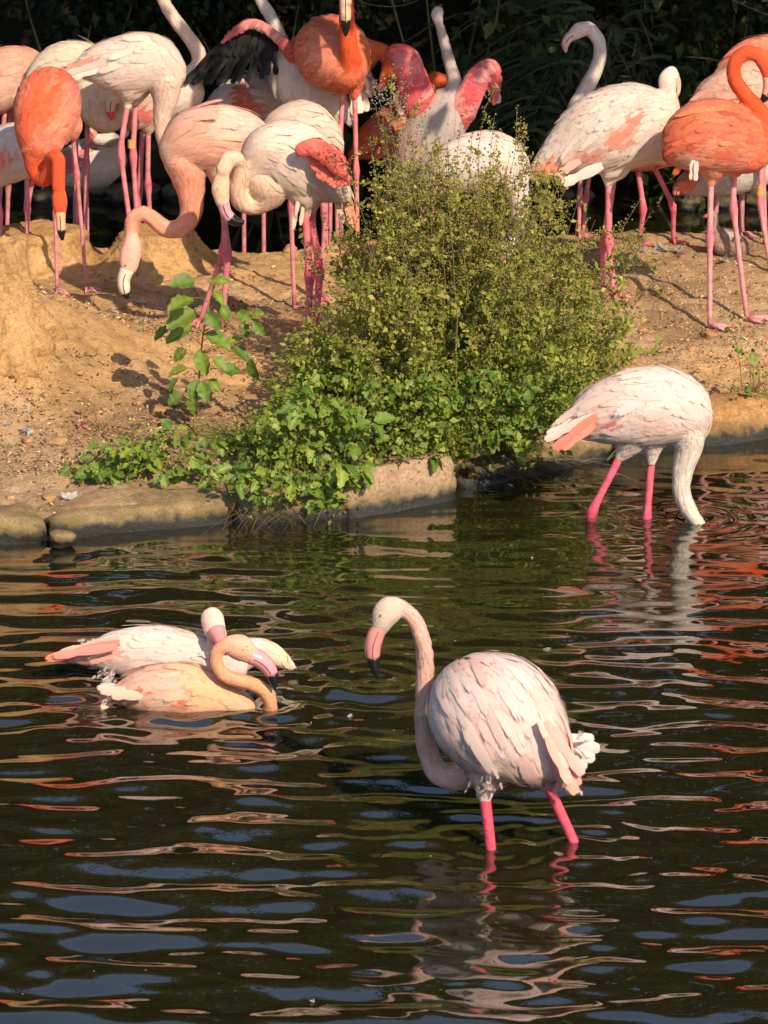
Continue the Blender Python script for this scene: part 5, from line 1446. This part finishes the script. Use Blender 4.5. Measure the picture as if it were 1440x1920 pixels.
M['pebble'] = stone_mat('pebble', (.40, .20, .08), (.52, .29, .13), (.56, .38, .22), wet=False, scale=16)
pebbles = [(92, 936, 26), (110, 832, 30), (62, 1000, 0), (296, 772, 24), (210, 860, 18), (258, 758, 16), (330, 930, 16), (20, 934, 14), (455, 695, 26), (52, 828, 18), (150, 700, 16), (150, 905, 14), (195, 768, 12), (120, 770, 12), (1090, 650, 14), (1295, 656, 20), (1240, 660, 14), (1330, 630, 26), (1205, 620, 14), (545, 470, 26), (610, 470, 20), (700, 468, 40)]
for i, (x, y, s) in enumerate(pebbles):
    if not s: continue
    q = on_ground(x, y); d = s * mpp(q[1], y)
    o = stone('pebble', q + np.array([0, 0, d * .10]), (d * 1.25, d, d * .6), r.random() * 3, 200 + i, M['pebble'], n=5, k=2.6, amp=.5, fine=.1)
    tag(o, 'small loose orange clay stone lying on the island', 'stone', 'loose clay stones on the island')
st = on_level(118, 1006, 0.03)
o = stone('wedge_stone', st + np.array([0, -.02, .0]), (.075, .07, .05), .3, 90, M['kerb'], n=9, k=3, amp=.3); tag(o, 'small pale wedge stone at the waterline before the long kerb slab', 'stone')

def down_feather(P, L, col, seed, label, group, curl=.4):
    r = np.random.default_rng(seed); mb = MB()
    f = np.array([math.cos(seed), math.sin(seed), .12])
    for k in range(22):
        d = f + .45 * r.normal(size=3); d[2] = abs(d[2]) * .35
        nn = np.array([0, 0, 1]) + .5 * r.normal(size=3)
        V, F, U = feather_strip(f * L * .35 * r.random(), d, nn, L * (.3 + .4 * r.random()), L * .3, 4, curl * r.normal())
        mb.add(V, F, np.array(col) * (.7 + .25 * r.random()), U)
    o = obj('shed_feather', mb.mesh('shed_feather'), M['down']); o.location = P
    return tag(o, label, 'feather', group)
for i, (x, y, L, c) in enumerate(((55, 776, 30, 0), (62, 806, 30, 0), (150, 798, 34, 1), (140, 775, 20, 1), (6, 800, 22, 0), (130, 940, 34, 0), (260, 862, 44, 0), (230, 880, 30, 0), (448, 850, 34, 1), (1190, 470, 30, 0), (1218, 478, 26, 0), (1270, 476, 34, 2), (1252, 474, 34, 2), (1286, 480, 20, 1), (1360, 488, 24, 0), (1300, 482, 18, 0), (205, 585, 24, 0), (260, 572, 26, 0), (170, 575, 22, 1))):
    q = on_ground(x, y)
    down_feather(q + np.array([0, 0, .006]), L * mpp(q[1], y), [(.80, .74, .68), (.82, .42, .34), (.52, .48, .46)][c], i + 3, ['white shed down feather lying on the island', 'pink shed feather lying on the island', 'grey shed feather lying at the back of the island'][c], ['white feathers on the ground', 'pink feathers on the ground', 'grey feathers on the ground'][c])
for i, (x, y, L) in enumerate(((1018, 1216, 18), (652, 1346, 14), (958, 912, 12), (590, 1876, 12), (1000, 1046, 8))):
    q = on_level(x, y, 0.0); q[2] = float(water_z(np.array(q[0]), np.array(q[1]))) + .002
    down_feather(q, L * mpp(q[1], y), (.80, .74, .68), 50 + i, 'tiny white feather floating on the pond', 'floating feathers', .1)

qs = on_level(40 + 1360 * r.random(70), 1030 + 860 * r.random(70), 0.0); qs[:, 2] = water_z(qs[:, 0], qs[:, 1]) + .0015
ls = .003 + .006 * r.random(70); ds = rand_unit(70, r); ds[:, 2] *= .1
V, F, C = leaf_cloud(qs, ds, np.tile(np.array([[0, 0, 1.0]]), (70, 1)), ls, ls * .5, np.array([(.5, .42, .34), (.2, .16, .08), (.14, .18, .05)])[r.integers(0, 3, 70)], .1, 0)
tag(obj('floating_specks', make_mesh('floating_specks', V, F, C, smooth=False), M['litter']), 'tiny specks of leaf and down drifting on the pond', 'specks', kind='stuff')

# ------------------------------------------------------------------ a brown goose resting behind the flock
Yg = foot_Y(1355, 488) + .12
gb = chain3d([(1400, 474, 8), (1385, 462, 18), (1362, 455, 26), (1346, 448, 22)], Yg); gn = chain3d([(1346, 446, 18), (1340, 430, 10), (1340, 412, 8)], Yg); gh = chain3d([(1339, 405, 9), (1334, 402, 8)], Yg)
V, F, Nr = fused('goose', [(gb, .9), (gn, .9), (gh, .9)], .0045)
base = np.array([gb[2, 0], Yg, float(ground_z(gb[2, 0], Yg))])
g = tag(empty('goose', base), 'small brown goose sitting behind the vivid orange flamingo legs', 'goose')
c = paint(V, (.34, .22, .16), [(1382, 450, 14, 8, (.05, .04, .035), .9), (1370, 440, 16, 6, (.55, .46, .38), .8), (1352, 470, 14, 14, (.5, .36, .28), .7)], Yg)
obj('body', make_mesh('body', V - base, F, c), M['plume'], g)
mb = MB(); plumage(mb, V, F, Nr, gb, .9, [(gn, .9)], lambda P: paint(P, (.34, .22, .16), [(1382, 450, 14, 8, (.05, .04, .035), .9), (1370, 440, 16, 6, (.55, .46, .38), .8), (1352, 470, 14, 14, (.5, .36, .28), .7)], Yg), (.05, .02), (.02, .014), 120, 5, .3, .002)
o = obj('plumage', mb.mesh('plumage', base), M['feather'], g); o['kind'] = 'stuff'
S = chain3d([(1332, 403, 5), (1324, 405, 4), (1318, 407, 2)], Yg); Vt, Ft = tube(S[:, :3], S[:, 3], 8)
obj('bill', make_mesh('bill', Vt - base, Ft, np.tile(np.array((.5, .18, .12)), (len(Vt), 1))), M['bill'], g)
# ------------------------------------------------------------------ shade trees and undergrowth behind the channel
def leaf_blob(r, centers, radii, n, L, cols):
    k = r.integers(0, len(centers), n)
    u = rand_unit(n, r) * (r.random((n, 1)) ** (1 / 2.4))
    P = np.array(centers)[k] + u * np.array(radii)[k]
    D = rand_unit(n, r); D[:, 2] -= .45
    nn = rand_unit(n, r) * .8 + np.array([0, -.2, .9])
    ll = L * (.6 + .7 * r.random(n))
    C = np.array(cols)[r.integers(0, len(cols), n)] * (.6 + .8 * r.random((n, 1)))
    return leaf_cloud(P, D, nn, ll, ll * .6, C, .2, .15)

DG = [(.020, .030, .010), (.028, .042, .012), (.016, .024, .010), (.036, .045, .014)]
def shade_tree(label, x, y, h, front, seed, n=9000, zc=3.25, bough=()):
    r = np.random.default_rng(seed)
    t = tag(empty('shade_tree', (x, y, float(far_z(np.array(x), np.array(y))))), label, 'tree', 'tall dark trees behind the channel')
    b = np.array(t.location)
    cen, rad = [], []
    for k in range(7):
        cen.append((x + .75 * r.normal(), front + .45 * r.random(), zc + .2 * r.normal())); rad.append((1.0, 1.05, .95))
    for k in range(10):
        cen.append((x + .8 * r.normal(), front + 1.0 + 1.4 * r.random(), 4.4 + (h - 5.5) * r.random())); rad.append((1.15, 1.1, 1.1))
    for k in range(5):
        cen.append((x + .7 * r.normal(), y + .6 * r.normal(), 3.4 + (h - 4) * r.random())); rad.append((1.1, 1.0, 1.1))
    for q in bough:
        for k in range(3): cen.append(tuple(np.array(q) + .12 * r.normal(size=3))); rad.append((.72, .75, .70))
    trunk = spline(np.array([b - np.array([0, 0, .2]), b + np.array([.1, -.1, h * .3]), b + np.array([-.1, -.4, h * .6]), b + np.array([0, -.5, h * .9])]), 14)
    V, F = tube(trunk, np.linspace(.17, .04, 14), 10)
    obj('trunk', make_mesh('trunk', V - b, F, np.tile(np.array((.06, .045, .03)), (len(V), 1))), M['bark'], t)
    mb = MB()
    for c in cen:
        s = trunk[int(np.clip(np.searchsorted(trunk[:, 2], c[2] * .8), 2, 11))]
        c = np.array(c)
        V, F = tube(spline(np.array([s, (s + c) / 2 + np.array([0, 0, .25]), c]), 7), np.linspace(.05, .012, 7), 6); mb.add(V, F, (.055, .042, .03))
    obj('limbs', mb.mesh('limbs', b), M['bark'], t)
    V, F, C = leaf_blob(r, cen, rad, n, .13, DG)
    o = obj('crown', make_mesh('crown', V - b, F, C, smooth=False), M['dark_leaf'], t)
    return t
lab = ['slender dark tree far along the channel on the reed side', 'dark tree overhanging the channel above the rosy flamingo', 'dark tree overhanging the channel above the black-winged flamingo', 'dark tree overhanging the channel above the wing-raising flamingo',
       'dark tree overhanging the channel above the hook-necked flamingo', 'dark tree overhanging the channel above the vivid orange flamingo', 'thick dark tree further along the channel past the light pink flamingo', 'last dark tree beyond the end of the flock', 'broad dark tree standing by the far clay shore']
for i, (x, yf) in enumerate(((-6.4, 13.2), (-2.3, 13.30), (-.8, 13.3), (.6, 12.6), (1.9, 12.55), (3.3, 12.8), (4.7, 13.1), (6.6, 13.2), (-4.2, 13.25))):
    shade_tree(lab[i], x, 16.4 + .3 * (i % 3), 5.5 + .4 * (i % 2), yf, 300 + i, 7500 if abs(x) < 5 else 4500, 2.9 if 0 < x < 3 else 3.25,
               {.6: ((.75, 11.95, 2.85), (1.25, 11.9, 2.85)), 1.9: ((1.75, 11.9, 2.85), (2.3, 12.0, 2.95))}.get(x, ()))

def undergrowth(label, px0, px1, Y, top, n, seed, L=.06, name='ivy_shrub', cols=DG):
    r = np.random.default_rng(seed)
    a, b = at(px0, 300, Y)[0], at(px1, 300, Y)[0]
    cx = (a + b) / 2
    base = np.array([cx, Y, 0.12])
    t = tag(empty(name, base), label, 'shrub')
    cen, rad = [], []
    for k in range(9):
        cen.append((a + (b - a) * r.random(), Y + .2 * r.normal(), .25 + (top - .3) * r.random())); rad.append((.30, .26, .30))
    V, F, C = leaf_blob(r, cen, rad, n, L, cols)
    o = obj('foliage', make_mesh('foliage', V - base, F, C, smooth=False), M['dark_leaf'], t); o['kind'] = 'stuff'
    cs = [spline(np.array([(cx + .15 * r.normal(), Y + .1 * r.normal(), 0.0), ((cx + c[0]) / 2, Y, c[2] * .5), c]), 6) for c in cen]
    o = obj('stems', stalks(cs, [.008] * len(cs)).mesh('stems', base), M['stem'], t); o['kind'] = 'stuff'
    return t
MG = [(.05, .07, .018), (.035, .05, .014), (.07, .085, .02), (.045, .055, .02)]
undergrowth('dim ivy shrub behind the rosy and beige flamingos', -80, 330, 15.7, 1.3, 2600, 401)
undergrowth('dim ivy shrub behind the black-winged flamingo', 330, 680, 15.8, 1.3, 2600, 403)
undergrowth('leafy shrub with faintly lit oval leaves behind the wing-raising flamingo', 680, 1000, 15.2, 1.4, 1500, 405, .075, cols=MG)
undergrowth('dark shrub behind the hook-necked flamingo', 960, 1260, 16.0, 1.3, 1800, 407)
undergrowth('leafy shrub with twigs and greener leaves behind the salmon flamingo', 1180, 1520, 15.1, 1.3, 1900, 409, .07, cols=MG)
# hanging strap leaves
def strap_plant(label, px, py, n, Y, L, seed):
    r = np.random.default_rng(seed); b = at(px, py, Y); mb = MB()
    for i in range(n):
        a = b + np.array([.10 * r.normal(), .08 * r.normal(), .1 * r.normal()])
        d = np.array([r.normal() * .7 - .4, -.5 * r.random(), .5 + .5 * r.random()]); d /= np.linalg.norm(d)
        sd = np.cross(d, np.array([r.normal() * .3, -1, .2])); sd /= np.linalg.norm(sd); l = L * (.6 + .6 * r.random()); V = []
        for k in range(7):
            t = k / 6; c = a + d * l * t + np.array([d[0] * .5, 0, -1.15]) * l * t * t
            V += [c - sd * .009 * (1 - t ** 2 * .95), c + sd * .009 * (1 - t ** 2 * .95)]
        mb.add(V, [(k * 2, k * 2 + 1, k * 2 + 3, k * 2 + 2) for k in range(6)], np.array((.040, .052, .022)) * (.6 + .9 * r.random()))
    base = np.array([b[0], Y, float(far_z(np.array(b[0]), np.array(Y)))])
    t = tag(empty('strap_leaved_plant', base), label, 'plant')
    o = obj('blades', mb.mesh('blades', base), M['dark_leaf'], t); o['kind'] = 'stuff'
    S = spline(np.array([base - np.array([0, 0, .1]), (base + b) / 2 + np.array([.03, 0, 0]), b + np.array([0, 0, .05])]), 8); V, F = tube(S, np.linspace(.03, .015, 8), 7)
    obj('stem', make_mesh('stem', V - base, F, np.tile(np.array((.06, .045, .03)), (len(V), 1))), M['bark'], t)
strap_plant('clump of arching strap leaves above the hook-necked flamingo', 1080, 90, 120, 14.9, .45, 501)
strap_plant('drooping strap leaves between the raised wing and the twisted white flamingo', 1010, 190, 90, 15.0, .4, 503)
strap_plant('shaded strap leaves beside the twisted white flamingo head', 1200, 120, 70, 15.2, .4, 505)
# bare twigs paler than the trunks
def twig(label, pts, Y, rad):
    P = np.array([at(x, y, Y) for x, y in pts]); b = P[0].copy(); V, F = tube(spline(P, 18), np.linspace(rad, rad * .5, 18), 6)
    o = obj('bare_twig', make_mesh('bare_twig', V - b, F, np.tile(np.array((.16, .14, .10)), (len(V), 1))), M['bark']); o.location = b; tag(o, label, 'twig')
twig('thin pale twig sagging above the deep orange flamingo', [(640, -40), (676, 2), (720, 12), (765, 8), (810, -20), (840, -70)], 14.4, .003)
twig('thin hanging vine loop beside the raised wing', [(932, -60), (934, 10), (930, 45), (918, 64), (908, 58), (903, 35)], 14.5, .003)
twig('pale horizontal twig above the twisted white flamingo', [(1440, 150), (1395, 130), (1362, 118), (1325, 110), (1284, 106)], 14.6, .004)
twig('short pale twig in the upper foliage above the light pink flamingo', [(1500, 40), (1440, 28), (1405, 14), (1372, -2), (1340, -30)], 14.7, .004)
# rocks of the far bank
for i, (x, y, s) in enumerate(((188, 350, 46), (232, 356, 52), (280, 352, 44), (325, 356, 40), (140, 360, 44), (90, 362, 50), (480, 360, 50), (540, 356, 46), (1010, 358, 46), (1080, 362, 50), (1290, 372, 46), (1420, 366, 50), (1350, 368, 44))):
    q = on_level(x, y + s * .45, 0.0); d = s * mpp(q[1], y)
    o = stone('bank_rock', q + np.array([0, 0, d * .22]), (d * 1.2, d * 1.0, d * .85), i * .7, 600 + i, M['rock'], n=9, k=3, amp=.35)
    tag(o, 'mossy brown rock at the far edge of the channel', 'rock', 'rocks along the far edge of the channel')
